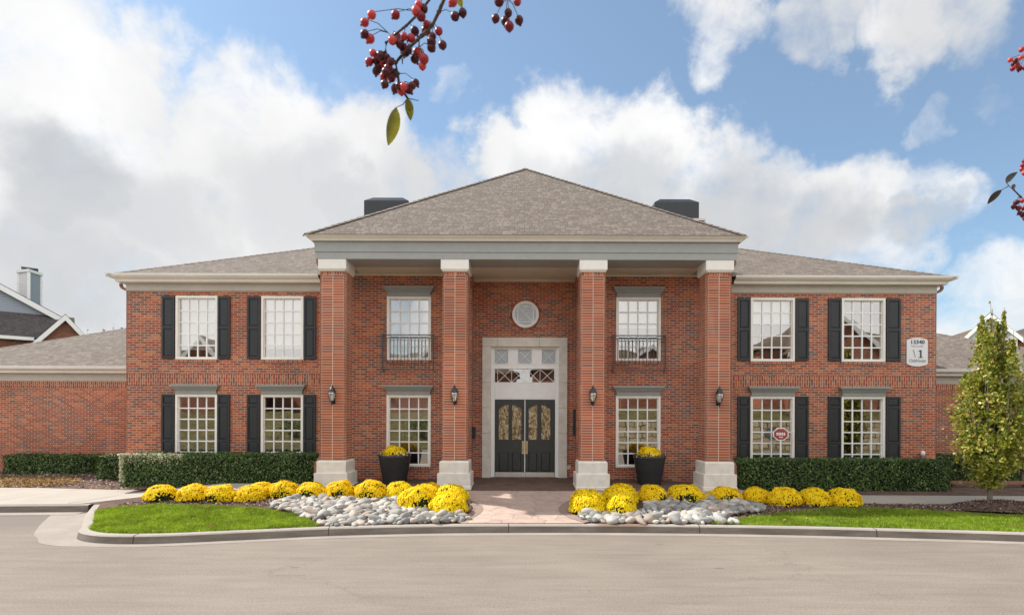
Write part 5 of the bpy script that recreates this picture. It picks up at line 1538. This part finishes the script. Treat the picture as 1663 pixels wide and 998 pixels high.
# ------------------------------------------------------------------ crabapple sprays overhead
BERRY = None
def berry_mesh():
    b = MB(); b.lathe([(.0, 1.05), (.25, .98), (.7, .72), (.98, .15), (.92, -.35), (.62, -.78), (.30, -.95), (.22, -1.0), (.30, -1.25), (.10, -1.12), (.0, -1.05)], (0, 0, 0), 14)
    o = b.build('berry', M['berry']); me = o.data; bpy.data.objects.remove(o); return me
BM = berry_mesh()
def spray(name, label, Z, ox, oy, k, Yd, twigs, berries, leaves, rad):
    r = random.Random(11)
    def W(p, dy=0.0): return at(ox + p[0] / k, oy + p[1] / k, Yd + dy)
    rt = empty(name, W(twigs[0][0]), label, 'branch', 'crabapple sprays overhead')
    b = MB(); dep = {}
    nodes = []
    for tw in twigs:
        P = []
        for i, p in enumerate(tw[:-1]):
            P.append(W(p, .02 * math.sin(p[0] * .05 + p[1] * .03)))
        nodes += [(p, q) for p, q in zip(tw[:-1], P)]
        b.tube(P, tw[-1], 6, tw[-1] * .55)
        for q in P[1:-1]: b.lathe([(0, -tw[-1] * 1.4), (tw[-1] * 1.3, 0), (0, tw[-1] * 1.4)], q, 6)
    b.build('twig', M['twig'], rt)
    org = root_loc(rt)
    for (x, y) in berries:
        cand = [(math.hypot(p[0] - x, p[1] - y) + max(0, p[1] - y) * 1.5, q) for p, q in nodes]
        q = min(cand, key=lambda c: c[0])[1]
        c = W((x, y), r.uniform(-.03, .03)); s = rad * r.uniform(.85, 1.15)
        d = (c - q); ax = (Vector((0, 0, -1)) * .6 + d.normalized() * .6).normalized()
        top = c - ax * s
        st = MB(); st.tube([q, q.lerp(top, .5) + Vector((0, 0, .008)), top], .0013, 4, .0009); st.build('fruit_stalk', M['twig'], rt)
        o = link('berry', BM, rt, c - org); o.scale = (s, s, s); o.rotation_mode = 'QUATERNION'; o.rotation_quaternion = ax.to_track_quat('-Z', 'Y')
    for (a, t_, w_) in leaves:
        A, T = W(a), W(t_, .03); d = T - A; sd = d.cross(Vector((0, 1, .25))).normalized(); Lh = d.length
        lf = MB(); rows = []
        for i in range(9):
            q = i / 8; wd = w_ / k * Yd / F * .5 * math.sin(math.pi * min(.999, q ** .85 * .97 + .02)) ** .8
            c = A + d * q; nrm = sd.cross(d).normalized()
            rows.append([c - sd * wd + nrm * wd * .5, c - sd * wd * .5 + nrm * wd * .18, c, c + sd * wd * .5 + nrm * wd * .18, c + sd * wd + nrm * wd * .5])
        lf.grid(rows); lf.build('leaf', M['berryleaf'] if Yd < 2 else M['darkleaf'], rt)
    return rt
TW = [[(760, -420), (700, -160), (640, -20), (600, 80), (555, 170), (490, 235), (410, 310), (320, 410), (335, 480), (345, 560), (400, 640), .0056],
      [(640, -150), (545, -10), (480, 80), (390, 170), (300, 240), (260, 280), (255, 340), (200, 370), .0038], [(300, 240), (270, 215), .002], [(470, 255), (475, 310), .002], [(365, 385), (365, 420), .002],
      [(700, -160), (730, -60), (735, 0), .0022], [(740, -300), (900, -190), (1030, -80), (1045, -10), .003], [(400, 640), (470, 655), .0015], [(400, 640), (370, 680), (325, 700), .0015]]
BE = [(165, 100), (120, 150), (320, 100), (120, 225), (155, 255), (470, 35), (485, 110), (520, 160), (518, 200), (445, 205), (375, 240), (335, 265), (600, 205), (625, 295), (553, 275), (553, 312), (372, 315), (385, 345), (475, 345), (445, 385), (495, 430), (175, 348), (150, 405), (195, 395), (230, 385), (290, 402), (240, 422), (195, 465), (260, 470), (295, 510), (252, 548), (320, 578), (375, 565), (430, 558), (452, 540), (358, 592), (690, 15), (705, 108), (755, 85), (1050, 85), (1032, 138), (1057, 172), (968, 122), (1120, 132), (990, 10), (1108, 12), (330, 240), (405, 330), (300, 265), (350, 290), (420, 250), (215, 440), (275, 450), (245, 500), (310, 480), (345, 560), (405, 580), (505, 385), (460, 340), (560, 240), (455, 75), (500, 60), (225, 365), (265, 380)]
spray('crabapple_branch', 'crabapple branch with red berries hanging at the top of view', 0, 560, 0, 3.99, 1.45, TW, BE, [((325, 700), (275, 945), 86), ((400, 640), (420, 785), 55), ((725, -30), (750, 55), 45)], .0113)
TW2 = [[(560, 330), (460, 560), (400, 720), (335, 880), .006], [(400, 720), (350, 850), (300, 800), (265, 765), (240, 745), .0035], [(240, 745), (205, 765), .002], [(240, 745), (225, 725), .002], [(460, 560), (360, 640), (325, 625), .003], [(520, 420), (400, 200), (330, 90), .004], [(265, 765), (275, 740), .002]]
BE2 = [(245, 108), (262, 128), (272, 112), (258, 152), (280, 135), (300, 95), (303, 55), (318, 50), (292, 152), (318, 145), (318, 620), (305, 660), (318, 680), (312, 640), (278, 828), (266, 850), (290, 858), (296, 882), (312, 890), (318, 855), (308, 820), (322, 910), (330, 600), (335, 650), (335, 840)]
spray('crabapple_branch', 'crabapple branch tips with small red berries at the right edge', 0, 1560, 60, 3.117, 2.2, TW2, BE2, [((205, 765), (132, 838), 34), ((225, 725), (285, 675), 34), ((265, 765), (272, 735), 26)], .0095)

for i, o in enumerate(MUMS):
    if i not in used: bpy.data.objects.remove(o)
